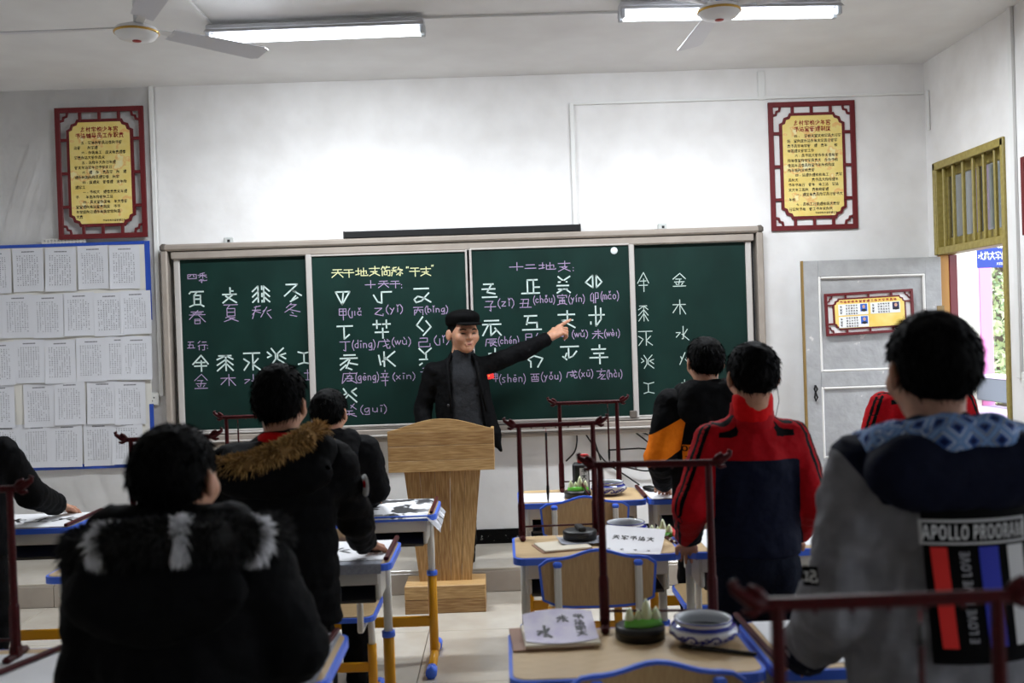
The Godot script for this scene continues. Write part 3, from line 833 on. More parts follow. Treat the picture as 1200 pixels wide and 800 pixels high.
func make_rest() -> Node3D:
	# green jade-like rest with lotus buds
	var o := thing("brush_rest", "", "brush rest")
	var green := mat(Color(0.42, 0.74, 0.26), 0.25)
	var bud := mat(Color(0.84, 0.87, 0.70), 0.25)
	var s := Shape.new(true)
	var n := 18
	var prof := []
	for k in n:
		var a := TAU * k / n
		var r := 1.0 + 0.10 * sin(a * 5.0)
		prof.append(Vector3(cos(a) * 0.052 * r, 0, sin(a) * 0.026 * r))
	for k in n:
		var p: Vector3 = prof[k]
		var q: Vector3 = prof[(k + 1) % n]
		s.quad(p, q, q * 0.95 + Vector3(0, 0.016, 0), p * 0.95 + Vector3(0, 0.016, 0), p)
		s.tri(p * 0.95 + Vector3(0, 0.016, 0), q * 0.95 + Vector3(0, 0.016, 0), Vector3(0, 0.021, 0), Vector3.UP)
	obj("base", s, green, o)
	for e in [[-0.036, 0.040, 0.0115], [-0.012, 0.032, 0.010], [0.010, 0.062, 0.0135], [0.037, 0.038, 0.0115]]:
		var l := Shape.new(true)
		l.lathe([Vector2(e[2], 0.012), Vector2(e[2] * 1.15, 0.012 + e[1] * 0.3), Vector2(e[2] * 0.6, 0.012 + e[1] * 0.75), Vector2(0.0, 0.012 + e[1])], Vector3(e[0], 0, 0), 12)
		obj("bud", l, bud, o)
	return o

func make_dish() -> Node3D:
	var o := thing("ink_stone", "", "ink stone")
	var s := Shape.new(true)
	s.lathe([Vector2(0.0, 0.0), Vector2(0.062, 0.0), Vector2(0.067, 0.004), Vector2(0.067, 0.019)], Vector3.ZERO, 28)
	obj("base", s, M.black, o)
	var l := Shape.new(true)
	l.lathe([Vector2(0.067, 0.0195), Vector2(0.068, 0.022), Vector2(0.067, 0.033), Vector2(0.06, 0.037), Vector2(0.0, 0.037)], Vector3.ZERO, 28)
	obj("lid", l, M.black, o)
	return o

func put(o: Node3D, first: bool, label: String, at: Vector3, turn := 0.0, group := "", called := "") -> Node3D:
	var r := o
	if not first:
		r = o.duplicate()
		r.name = numbered(called)
		add_child(r)
	r.position = at
	r.rotation.y = turn
	r.set_meta("label", label)
	if group:
		r.set_meta("group", group)
	return r

# a loose sheet lying on a surface, one corner or edge lifting
func paper(called: String, label: String, at: Vector3, w: float, d: float, turn: float, m: Material, lift = null, category := "paper") -> MeshInstance3D:
	var o := obj(called, sheet_mesh(w, d, m, 10, 10, lift), null)
	o.position = at
	o.rotation = Vector3(-PI / 2, turn, 0)
	return tag(o, label, category) as MeshInstance3D

# lays flat lettering onto a sheet that curls by the same rule
func laid(am: ArrayMesh, w: float, h: float, lift: Callable) -> ArrayMesh:
	var arr := am.surface_get_arrays(0)
	var m := am.surface_get_material(0)
	var v: PackedVector3Array = arr[Mesh.ARRAY_VERTEX]
	for k in v.size():
		v[k] = lift.call(v[k], v[k].x / w + 0.5, 0.5 - v[k].y / h) + Vector3(0, 0, 0.0012)
	arr[Mesh.ARRAY_VERTEX] = v
	var out := ArrayMesh.new()
	out.add_surface_from_arrays(Mesh.PRIMITIVE_TRIANGLES, arr)
	out.surface_set_material(0, m)
	return out

func brush_words(parent: Node3D, n: int, cols: int, w: float, d: float, size: float, pen: float, m: Material, keys: Array, z := 0.0012):
	var s := Shape.new()
	for k in n:
		write(s, keys[k % keys.size()], ((k % cols) + 0.5) / cols * w - w / 2, d / 2 - (floorf(float(k) / cols) + 0.5) * d / ceilf(float(n) / cols), size, size, z, pen)
	obj("lettering", s, m, parent)

func build_furniture():
	furniture_materials()
	build_lectern()
	desk0 = make_desk()
	var g := "school desks"
	var dk := [[0.308, -2.60, "school desk carrying the notebooks, ink stone and the larger blue-white bowl", 0.0], [0.952, -2.605, "school desk in front of the boy in the grey and navy jacket", 0.0],
		[0.334, -3.895, "school desk under the slanting calligraphy page with a black ink stone", 0.0], [0.985, -3.9, "school desk in front of the boy in the red and navy track jacket", 0.0],
		[0.375, -5.07, "school desk holding the ink bottle with a red cap", 0.0], [1.012, -5.07, "school desk in front of the boy with orange sleeve bands", 0.0],
		[-0.748, -3.89, "school desk in front of the boy with the brown fur collar", 0.0], [-1.395, -3.87, "school desk with an empty brush rack beside the fur-collared boys", 0.0],
		[-0.645, -4.865, "school desk covered by the ink-blotted paper before the lectern", 0.0], [-1.30, -4.88, "school desk with a brush rack in front of the chalkboard's season panel", 0.0],
		[-0.770, -2.635, "school desk in front of the boy with black and white fur on his hood", 0.0], [-1.412, -2.60, "school desk beside the boy with black and white fur on his hood", 0.0],
		[-2.35, -4.87, "school desk below the pinned sheets where a dark sleeve rests", 0.0], [1.88, -5.0, "school desk in front of the mostly hidden boy in the red jacket", 0.0], [0.53, -1.2, "school desk carrying the brush rack behind the grey-jacketed boy", 0.0]]
	for k in dk.size():
		put(desk0, k == 0, dk[k][2], Vector3(dk[k][0], 0, dk[k][1]), dk[k][3], g, "school_desk")
	chair0 = make_chair()
	var ch := [[0.337, -2.50, "empty school chair tucked at the desk with the larger blue-white bowl", 0.0], [0.314, -3.70, "empty school chair at the desk with the slanting calligraphy page", 0.0], [0.364, -4.83, "empty school chair at the desk with the ink bottle", 0.0],
		[1.085, -3.15, "school chair standing behind the boy in the red and navy track jacket", 0.06], [0.93, -4.35, "school chair behind the boy with orange sleeve bands", 0.0], [-0.762, -4.345, "school chair between the brown fur collar boy and the black jacket in front", 0.0]]
	for k in ch.size():
		put(chair0, k == 0, ch[k][2], Vector3(ch[k][0], 0, ch[k][1]), ch[k][3], "school chairs", "school_chair")
	rack0 = make_rack()
	var rk := [[0.415, -2.775, "dark red wooden brush rack on the desk with the larger blue-white bowl", -0.1], [0.211, -4.045, "dark red wooden brush rack with one brush over the slanting calligraphy page", 0.02], [0.444, -5.205, "dark red wooden brush rack behind the red-capped ink bottle", 0.0],
		[-1.495, -2.72, "dark red wooden brush rack at the edge of view beside the fur-hooded boy", 0.0], [-1.345, -4.02, "dark red wooden brush rack half hidden by the boy in the black fur hood", 0.05], [-1.24, -5.02, "dark red wooden brush rack in front of the chalkboard's season panel", 0.0],
		[0.512, -1.345, "dark red wooden brush rack in front of the grey and navy jacket", 0.0]]
	for k in rk.size():
		put(rack0, k == 0, rk[k][2], Vector3(rk[k][0], TOP, rk[k][1]), rk[k][3], "brush racks", "brush_rack")
	brush0 = make_brush()
	var br := [[0.17, -4.037, "brush hanging over the slanting calligraphy page's desk", 0.0], [0.545, -5.197, "brush hanging from the rack behind the ink bottle", 0.0], [0.553, -1.337, "brush hanging in front of the grey and navy jacket", 0.0], [-1.33, -5.012, "brush hanging in front of the chalk tray under the season panel", 0.0]]
	for k in br.size():
		put(brush0, k == 0, br[k][2], Vector3(br[k][0], TOP + 0.449, br[k][1]), 0.0, "hanging brushes", "writing_brush")
	bowl0 = make_bowl()
	put(bowl0, true, "larger-looking blue-white porcelain bowl beside the black ink stone with green rest", Vector3(0.513, TOP, -2.64))
	put(bowl0, false, "blue-white porcelain bowl partly behind the slanting calligraphy page", Vector3(0.475, TOP, -3.99), 1.0, "", "water_bowl")
	put(bowl0, false, "blue-white porcelain bowl beside the red-capped ink bottle", Vector3(0.522, TOP, -5.06), 2.0, "", "water_bowl")
	rest0 = make_rest()
	dish0 = make_dish()
	put(dish0, true, "black round ink stone carrying a green rest near the larger bowl", Vector3(0.352, TOP, -2.70))
	put(rest0, true, "green brush rest with lotus buds on the black ink stone", Vector3(0.358, TOP + 0.038, -2.685), 0.1)
	put(dish0, false, "black round ink stone lying on grey paper by the slanting calligraphy page", Vector3(0.288, TOP + 0.012, -3.95), 0.4, "", "ink_stone")
	var sb := tag(obj("ink_stick", bx(Vector3.ZERO, Vector3(0.03, 0.016, 0.085), 0.004), M.black), "black ink stick lying across the ink stone on grey paper", "ink stick") as MeshInstance3D
	sb.position = Vector3(0.29, TOP + 0.0575, -3.945)
	sb.rotation.y = 0.15
	put(rest0, false, "green brush rest beside the red strip and the slanting calligraphy page", Vector3(0.615, TOP, -3.99), 0.2, "", "brush_rest")
	put(dish0, false, "black round ink stone before the red-capped ink bottle", Vector3(0.36, TOP, -5.0), 0.4, "", "ink_stone")
	put(rest0, false, "green brush rest on the ink stone before the red-capped bottle", Vector3(0.362, TOP + 0.038, -4.99), -0.1, "", "brush_rest")
	build_desk_things()

func build_lectern():
	var tones := []
	for k in 5:
		var c: float = [0.0, 0.035, -0.04, 0.06, -0.02][k]
		tones.append([grained(noise_tex(0.02, Color(0.56 + c, 0.41 + c, 0.23 + c * 0.8), Color(0.79 + c, 0.65 + c, 0.45 + c * 0.8), 70 + k), Vector3(1.2, 16, 16), 0.45),
			grained(noise_tex(0.02, Color(0.56 + c, 0.41 + c, 0.23 + c * 0.8), Color(0.79 + c, 0.65 + c, 0.45 + c * 0.8), 80 + k), Vector3(16, 1.2, 16), 0.45)])
	var o := thing("lectern", "light wooden lectern with arched top and tapered body before the chalkboard", "lectern", Vector3(-0.368, 0.0, -5.83))
	# plinth
	for k in 2:
		obj("plank", bx(Vector3(0, 0.04 + 0.08 * k, -0.02), Vector3(0.465, 0.079, 0.26), 0.003), tones[k + 2][0], o)
	# tapered front of five upright boards
	var n := 5
	var y0 := 0.16
	var y1 := 0.815
	for k in n:
		var a := float(k) / n - 0.5
		var b := float(k + 1) / n - 0.5
		var s := Shape.new()
		s.prism(PackedVector2Array([Vector2(a * 0.305 + 0.001, y0), Vector2(b * 0.305 - 0.001, y0), Vector2(b * 0.45 - 0.001, y1), Vector2(a * 0.45 + 0.001, y1)]), -0.02, -0.002)
		obj("board", s, tones[(k * 2) % 5][1], o)
	var sd := Shape.new()
	for sg in [-1.0, 1.0]:
		sd.quad(Vector3(sg * 0.15, y0, -0.02), Vector3(sg * 0.222, y1, -0.02), Vector3(sg * 0.222, y1, -0.3), Vector3(sg * 0.15, y0, -0.14), Vector3(sg, 0, 0))
		sd.quad(Vector3(sg * 0.135, y0, -0.02), Vector3(sg * 0.207, y1, -0.02), Vector3(sg * 0.207, y1, -0.3), Vector3(sg * 0.135, y0, -0.14), Vector3(-sg, 0, 0))
		sd.quad(Vector3(sg * 0.15, y0, -0.14), Vector3(sg * 0.222, y1, -0.3), Vector3(sg * 0.207, y1, -0.3), Vector3(sg * 0.135, y0, -0.14), Vector3(0, 0, -1))
	obj("side_panel", sd, tones[1][1], o)
	# head: three boards and an arched one
	var ys := [0.807, 0.872, 0.958, 1.035]
	for k in 3:
		obj("plank", bx(Vector3(0, (ys[k] + ys[k + 1]) / 2, 0.035), Vector3(0.615, ys[k + 1] - ys[k] - 0.001, 0.022), 0.002), tones[[3, 0, 2][k]][0], o)
	var ar := PackedVector2Array([Vector2(-0.3075, 1.035), Vector2(0.3075, 1.035)])
	for k in 13:
		var u := 1.0 - k / 6.0
		ar.append(Vector2(u * 0.3075, 1.046 + 0.066 * pow(cos(u * PI / 2), 1.3)))
	var sa := Shape.new()
	sa.prism(ar, 0.024, 0.046)
	obj("arched_plank", sa, tones[1][0], o)
	var hs := Shape.new()
	for sg in [-1.0, 1.0]:
		hs.box(Vector3(sg * 0.297, 0.915, -0.16), Vector3(0.02, 0.216, 0.37), 0.003)
	hs.box(Vector3(0, 0.815, -0.16), Vector3(0.575, 0.016, 0.37), 0.003)
	obj("head_case", hs, tones[2][0], o)
	var tp := bx(Vector3.ZERO, Vector3(0.575, 0.016, 0.37), 0.003)
	var t := obj("reading_board", tp, tones[4][0], o)
	t.position = Vector3(0, 1.0, -0.16)
	t.rotation.x = deg_to_rad(-4)

func build_desk_things():
	var keys := ["文", "字", "书", "法", "水", "木", "天", "地", "春", "秋"]
	var cream := mat(Color(0.86, 0.82, 0.74), 0.7)
	var cover := mat(Color(0.60, 0.44, 0.34), 0.6)
	# --- the desk with the larger bowl
	var nb := thing("notebook", "cream-edged notebook lying under the curled violet print", "notebook", Vector3(0.123, TOP, -2.715), 0.05)
	obj("cover", bx(Vector3(-0.015, 0.004, 0), Vector3(0.215, 0.003, 0.2), 0.001), cover, nb)
	obj("page_block", bx(Vector3(0.01, 0.0105, 0), Vector3(0.2, 0.01, 0.195), 0.002), cream, nb)
	var violet := grained(noise_tex(0.015, Color(0.80, 0.76, 0.88), Color(0.93, 0.91, 0.95), 91), Vector3.ONE * 4.0, 0.6)
	var roll := func(p: Vector3, u: float, v: float) -> Vector3:
		p.z = 0.012 + 0.046 * pow(1.0 - v, 1.3) * (0.75 + 0.25 * sin(PI * u))
		p.y = p.y * 0.82 + 0.03 * pow(absf(u - 0.5) * 2.0, 2.0) * v
		return p
	var vp := paper("print_sheet", "curled violet-grey print with dark characters on the notebook", Vector3(0.135, TOP + 0.006, -2.70), 0.195, 0.20, 0.05, violet, roll)
	for q in [["书", 0.055, 0.055, 0.026, 0.028, 0.0045], ["法", 0.055, 0.021, 0.026, 0.028, 0.0045], ["学", 0.055, -0.013, 0.026, 0.028, 0.0045], ["文", 0.055, -0.047, 0.026, 0.028, 0.0045], ["水", -0.045, -0.025, 0.035, 0.07, 0.008], ["未", 0.01, 0.045, 0.03, 0.036, 0.0045]]:
		var tx := Shape.new()
		write(tx, q[0], q[1], q[2], q[3], q[4], 0.0, q[5])
		obj("printed_character", laid(tx.commit(M.ink), 0.195, 0.20, roll), null, vp)
	var lb := thing("loose_brush", "black-handled brush lying beside the larger blue-white bowl", "brush", Vector3(0.545, TOP + 0.006, -2.545))
	var lh := Shape.new(true)
	lh.tube([Vector3(-0.075, 0, -0.04), Vector3(0.075, 0, 0.036)], 0.0055, 8)
	obj("handle", lh, M.black, lb)
	obj("bristles", tb([Vector3(-0.075, 0, -0.04), Vector3(-0.095, -0.001, -0.05), Vector3(-0.107, -0.003, -0.056)], [0.006, 0.0055, 0.001], 8), mat(Color(0.2, 0.18, 0.16), 0.8), lb)
	# --- paper and weight on the grey boy's desk
	paper("calligraphy_sheet", "white practice sheet on the desk before the grey-jacketed boy", Vector3(0.90, TOP + 0.002, -2.62), 0.44, 0.36, 0.0, M.paper)
	var pw := tag(obj("paperweight", bx(Vector3.ZERO, Vector3(0.016, 0.012, 0.40), 0.003), M.rosewood), "dark red paperweight bar on the grey-jacketed boy's desk edge", "paperweight") as MeshInstance3D
	pw.position = Vector3(0.653, TOP + 0.008, -2.66)
	pw.rotation.y = 0.02
	# --- the desk with the slanting page
	var bk := thing("notebook", "cream notebook under grey paper beside the brush rack's foot", "notebook", Vector3(0.21, TOP, -3.86), 0.25)
	obj("cover", bx(Vector3(0, 0.002, 0), Vector3(0.2, 0.003, 0.16), 0.001), cover, bk)
	obj("page_block", bx(Vector3(0.004, 0.0065, 0), Vector3(0.19, 0.007, 0.155), 0.002), cream, bk)
	paper("grey_sheet", "crumpled grey sheet under the ink stone beside the slanting page", Vector3(0.29, TOP + 0.0115, -3.93), 0.18, 0.14, 0.1, M.felt, func(p: Vector3, u: float, v: float) -> Vector3:
		p.z = 0.0002 + 0.006 * pow(absf(u - 0.5) * 2.0, 8.0)
		return p)
	var bend := func(p: Vector3, u: float, v: float) -> Vector3:
		p.z = 0.002 + 0.065 * pow(clampf(1.0 - v - 0.15 * u, 0.0, 1.0), 1.4)
		return p
	var sp := paper("calligraphy_page", "white calligraphy page with its far corner lifting beside the green rest", Vector3(0.475, TOP + 0.001, -3.80), 0.235, 0.20, -0.28, M.paper, bend)
	var st := Shape.new()
	for k in 5:
		write(st, ["天", "字", "书", "法", "文"][k], -0.065 + 0.033 * k, 0.028, 0.024, 0.026, 0.0, 0.0038)
	for k in 4:
		write(st, keys[k], -0.08 + 0.05 * k, -0.06, 0.012, 0.012, 0.0, 0.002)
	obj("lettering", laid(st.commit(M.ink), 0.235, 0.20, bend), null, sp)
	var rs := tag(obj("red_strip", bx(Vector3.ZERO, Vector3(0.022, 0.014, 0.34), 0.004), mat(Color(0.72, 0.06, 0.08), 0.5)), "bright red strip lying along the desk gap beside the green rest", "paperweight") as MeshInstance3D
	rs.position = Vector3(0.672, TOP + 0.009, -3.93)
	rs.rotation = Vector3(0.03, 0.02, 0)
	for k in 2:
		var pc := thing("pen", ["thin dark pen with a pale band lying by the green rest", "short dark pen lying by the red strip"][k], "pen", Vector3(0.632 + 0.012 * k, TOP + 0.005, -3.93 + 0.03 * k), 0.15)
		obj("barrel", tb([Vector3(0, 0, -0.06), Vector3(0, 0, 0.06)], 0.0045, 8), M.rosewood, pc)
		obj("band", tb([Vector3(0, 0, 0.03), Vector3(0, 0, 0.042)], 0.005, 8), cream, pc)
	paper("calligraphy_sheet", "white practice sheet on the desk before the red and navy track jacket", Vector3(1.0, TOP + 0.002, -3.92), 0.5, 0.36, 0.0, M.paper)
	# --- the desk with the ink bottle
	paper("practice_sheet", "plain white sheet on the desk with the ink bottle", Vector3(0.185, TOP + 0.002, -5.03), 0.22, 0.27, -0.06, M.paper)
	var ib := thing("ink_bottle", "black ink bottle with a white label and red pump cap", "bottle", Vector3(0.39, TOP, -5.145))
	obj("body", bx(Vector3(0, 0.078, 0), Vector3(0.086, 0.156, 0.05), 0.012), M.black, ib)
	obj("label_strip", bx(Vector3(0.014, 0.07, 0.0252), Vector3(0.044, 0.12, 0.001)), M.paper, ib)
	var lt := Shape.new()
	for k in 4:
		write(lt, ["书", "文", "法", "水"][k], 0.014, 0.112 - 0.028 * k, 0.022, 0.022, 0.0263, 0.0036)
	obj("lettering", lt, M.ink, ib)
	var cp := Shape.new(true)
	cp.tube([Vector3(0, 0.155, 0), Vector3(0, 0.185, 0)], 0.017, 14)
	cp.tube([Vector3(0.0, 0.19, 0), Vector3(0.036, 0.193, 0), Vector3(0.042, 0.186, 0)], [0.011, 0.007, 0.006], 8)
	obj("pump_cap", cp, mat(Color(0.80, 0.07, 0.06), 0.35), ib)
	var lbp := thing("loose_brush", "brush propped on the ink stone before the ink bottle", "brush", Vector3(0.395, TOP + 0.02, -4.93))
	obj("handle", tb([Vector3(0.02, 0.0, 0.03), Vector3(-0.015, 0.055, -0.06)], 0.005, 8), M.rosewood, lbp)
	obj("bristles", tb([Vector3(0.02, 0.0, 0.03), Vector3(0.028, -0.014, 0.05)], [0.006, 0.001], 8), M.paper, lbp)
	# --- orange-sleeve desk
	paper("practice_sheet", "white sheet on the desk before the orange sleeve bands", Vector3(0.93, TOP + 0.002, -5.05), 0.44, 0.36, 0.02, M.paper)
	var p5 := tag(obj("paperweight", bx(Vector3.ZERO, Vector3(0.018, 0.014, 0.34), 0.003), M.rosewood), "dark red paperweight bar beside the black eraser near the ink bottle's desk", "paperweight") as MeshInstance3D
	p5.position = Vector3(0.688, TOP + 0.008, -5.08)
	var er := tag(obj("eraser", bx(Vector3.ZERO, Vector3(0.05, 0.018, 0.1), 0.005), M.black), "small black box lying on the white sheet before the orange sleeve bands", "eraser") as MeshInstance3D
	er.position = Vector3(0.745, TOP + 0.013, -5.12)
	er.rotation.y = 0.3
	# --- brown fur collar boy's desk: felt, sheet, weight
	var drape := func(p: Vector3, _u: float, _v: float) -> Vector3:
		p.y -= 0.020
		var over := maxf(-0.212 - p.y, 0.0)
		p.y += over
		p.z = 0.001 - over
		return p
	var fm := obj("felt_mat", sheet_mesh(0.56, 0.455, M.felt, 4, 50, drape), null)
	fm.position = Vector3(-0.75, TOP + 0.001, -3.89)
	fm.rotation.x = -PI / 2
	var drape2 := func(p: Vector3, _u: float, _v: float) -> Vector3:
		p.y -= 0.020
		var over := maxf(-0.212 - p.y, 0.0)
		p.y += over
		p.z = 0.001 - over
		return p
	var fm2 := obj("felt_mat", sheet_mesh(0.56, 0.455, M.felt, 4, 50, drape2), null)
	fm2.position = Vector3(-0.76, TOP + 0.001, -2.635)
	fm2.rotation.x = -PI / 2
	tag(fm2, "grey felt mat hanging over the desk edge before the black and white fur", "felt mat")
	tag(fm, "grey felt mat hanging over the desk edge under a leaning boy's hand", "felt mat")
	var s2 := paper("calligraphy_sheet", "practice sheet with black strokes under the hand of the fur-collared boy", Vector3(-0.72, TOP + 0.004, -3.92), 0.50, 0.36, 0.0, M.paper)
	brush_words(s2, 4, 4, 0.48, 0.3, 0.09, 0.012, M.ink, ["水", "木", "火", "土"])
	var p2 := tag(obj("paperweight", bx(Vector3.ZERO, Vector3(0.018, 0.014, 0.40), 0.003), M.rosewood), "dark red paperweight bar beside the hand of the fur-collared boy", "paperweight") as MeshInstance3D
	p2.position = Vector3(-0.455, TOP + 0.011, -3.92)
	# --- ink-blotted sheet on the front desk
	var blot := grained(noise_tex(0.014, Color(0.10, 0.10, 0.11), Color(0.90, 0.90, 0.91), 95, FastNoiseLite.TYPE_SIMPLEX_SMOOTH, 256, [[0.46, Color(0.14, 0.14, 0.15)], [0.52, Color(0.88, 0.88, 0.89)]]), Vector3(2.0, 2.0, 3.2), 0.8)
	var curl := func(p: Vector3, u: float, v: float) -> Vector3:
		p.z = 0.002 - 0.07 * pow(clampf((u - 0.9) / 0.1, 0.0, 1.0), 1.5) + 0.004 * sin(v * 7.0) * u
		var over := maxf(-0.214 - p.y, 0.0)
		p.y += over
		p.z -= over
		return p
	paper("blotted_sheet", "white sheet full of black ink blots on the front desk by the lectern", Vector3(-0.625, TOP + 0.003, -4.865), 0.63, 0.47, 0.0, blot, curl)
	var p3 := tag(obj("paperweight", bx(Vector3.ZERO, Vector3(0.016, 0.013, 0.42), 0.003), M.rosewood), "dark red paperweight bar along the ink-blotted sheet's edge", "paperweight") as MeshInstance3D
	p3.position = Vector3(-0.352, TOP + 0.012, -4.87)
	# --- fur-hooded boy's desk and its neighbour
	paper("practice_sheet", "white sheet with a red-edged border before the black and white fur hood", Vector3(-0.72, TOP + 0.004, -2.635), 0.46, 0.38, 0.0, M.paper)
	var p1 := tag(obj("paperweight", bx(Vector3.ZERO, Vector3(0.016, 0.012, 0.42), 0.003), M.rosewood), "dark red paperweight bar before the boy with black and white fur", "paperweight") as MeshInstance3D
	p1.position = Vector3(-0.505, TOP + 0.011, -2.63)
	p1.rotation.y = -0.06
	paper("practice_sheet", "pale sheet under the brush rack at the edge of view", Vector3(-1.40, TOP + 0.002, -2.60), 0.5, 0.3, 0.0, M.paper)
	var pl := tag(obj("paperweight", bx(Vector3.ZERO, Vector3(0.016, 0.012, 0.40), 0.003), M.rosewood), "dark red paperweight bar on the pale sheet beside the rack at the view's edge", "paperweight") as MeshInstance3D
	pl.position = Vector3(-1.30, TOP + 0.01, -2.62)
	pl.rotation.y = -0.35
	paper("practice_sheet", "white sheet on the desk beside the brown fur collar", Vector3(-1.45, TOP + 0.002, -3.86), 0.42, 0.34, 0.0, M.paper)
	# --- desk below the pinned sheets
	var s4 := paper("calligraphy_sheet", "practice sheet with dark strokes under the sleeve below the pinned sheets", Vector3(-2.33, TOP + 0.003, -4.87), 0.56, 0.38, 0.0, M.paper)
	brush_words(s4, 4, 4, 0.52, 0.32, 0.1, 0.016, M.ink, ["水", "木", "土", "火"])
	var p4 := tag(obj("paperweight", bx(Vector3.ZERO, Vector3(0.018, 0.014, 0.42), 0.003), M.rosewood), "dark red paperweight bar at the desk edge below the pinned sheets", "paperweight") as MeshInstance3D
	p4.position = Vector3(-2.052, TOP + 0.011, -4.87)
# ---------------------------------------------------------------- people
var K := {}

func people_materials():
	K.skin = grained(noise_tex(0.03, Color(0.64, 0.46, 0.355), Color(0.72, 0.53, 0.425), 101), Vector3.ONE * 6, 0.5)
	K.skin.subsurf_scatter_enabled = true
	K.skin.subsurf_scatter_strength = 0.15
	K.hair = mat(Color(0.016, 0.015, 0.016), 0.7)
	var wr := bump_tex(0.018, 102, 6.0)
	K.black_cloth = grained(noise_tex(0.05, Color(0.030, 0.031, 0.036), Color(0.046, 0.047, 0.053), 103), Vector3.ONE * 3, 0.75, wr, 0.5)
	K.jeans = grained(noise_tex(0.06, Color(0.05, 0.065, 0.11), Color(0.085, 0.105, 0.16), 104), Vector3.ONE * 4, 0.8, wr, 0.5)
	K.red = grained(noise_tex(0.05, Color(0.56, 0.035, 0.07), Color(0.64, 0.05, 0.09), 105), Vector3.ONE * 3, 0.7, wr, 0.5)
	K.scarf = grained(noise_tex(0.05, Color(0.74, 0.05, 0.06), Color(0.80, 0.07, 0.08), 106), Vector3.ONE * 3, 0.7, wr, 0.5)
	K.navy = grained(noise_tex(0.05, Color(0.060, 0.073, 0.130), Color(0.080, 0.096, 0.165), 107), Vector3.ONE * 3, 0.75, wr, 0.5)
	K.grey = grained(noise_tex(0.03, Color(0.41, 0.41, 0.425), Color(0.51, 0.51, 0.525), 108), Vector3.ONE * 2, 0.75, bump_tex(0.012, 109, 8.0), 1.0)
	K.orange = grained(noise_tex(0.05, Color(0.83, 0.42, 0.06), Color(0.89, 0.48, 0.09), 110), Vector3.ONE * 3, 0.7, wr, 0.4)
	K.knit = grained(noise_tex(0.06, Color(0.12, 0.125, 0.135), Color(0.17, 0.175, 0.185), 111), Vector3.ONE * 5, 0.85, wr, 0.4)
	for k in K:
		if k != "skin":
			K[k].metallic_specular = 0.18
	K.stripe = mat(Color(0.02, 0.02, 0.022), 0.7)
	K.stripe.metallic_specular = 0.18
	K.white = mat(Color(0.86, 0.86, 0.85), 0.7)
	K.sole = mat(Color(0.75, 0.75, 0.74), 0.6)
	K.brown_fur = mat(Color(0.52, 0.39, 0.20), 0.8)
	K.pale_fur = mat(Color(0.74, 0.59, 0.35), 0.8)
	K.black_fur = mat(Color(0.03, 0.03, 0.032), 0.8)
	K.white_fur = mat(Color(0.93, 0.93, 0.94), 0.8)

func net_at(b: Blob) -> Dictionary:
	return b.net()

# adds a hand to a field: from the wrist along f, with its back towards n and its thumb towards t
func add_hand(b: Blob, w: Vector3, f: Vector3, n: Vector3, side: float, curl: Array, sc := 1.0):
	f = f.normalized()
	n = (n - f * n.dot(f)).normalized()
	var t := f.cross(n) * side
	b.cap(w - f * 0.05 * sc, w + f * 0.02 * sc, 0.024 * sc, 0.024 * sc, 0.012)
	for i in 4:
		var l := (1.5 - i) * 0.0195 * sc
		var base := w + f * 0.082 * sc * (1.0 - 0.05 * absf(1.0 - i)) + t * l
		b.cap(w + f * 0.012 * sc + t * l * 0.55, base, 0.0155 * sc, 0.0115 * sc, 0.010)
		var len: float = [0.072, 0.080, 0.074, 0.058][i] * sc
		var p := base
		var a := 0.08
		for j in 3:
			a += float(curl[i + 1]) * [0.75, 1.0, 0.7][j]
			var dir := (f * cos(a) - n * sin(a) + t * (1.5 - i) * 0.045).normalized()
			var q: Vector3 = p + dir * len * [0.45, 0.32, 0.26][j]
			b.cap(p, q, [0.0100, 0.0092, 0.0084][j] * sc, [0.0092, 0.0084, 0.0072][j] * sc, 0.004)
			p = q
	var tb0 := w + f * 0.022 * sc + t * 0.024 * sc - n * 0.006 * sc
	var td := (f * 0.75 + t * 0.72 - n * 0.25).normalized()
	var tm := tb0 + td * 0.036 * sc
	var td2 := (f * (0.95 - 0.3 * float(curl[0])) + t * (0.35 - 0.9 * float(curl[0])) - n * (0.2 + 0.7 * float(curl[0]))).normalized()
	b.cap(w + f * 0.015 * sc, tb0, 0.016 * sc, 0.0145 * sc, 0.010)
	b.cap(tb0, tm, 0.0135 * sc, 0.0108 * sc, 0.006)
	b.cap(tm, tm + td2 * 0.03 * sc, 0.0105 * sc, 0.0085 * sc, 0.004)

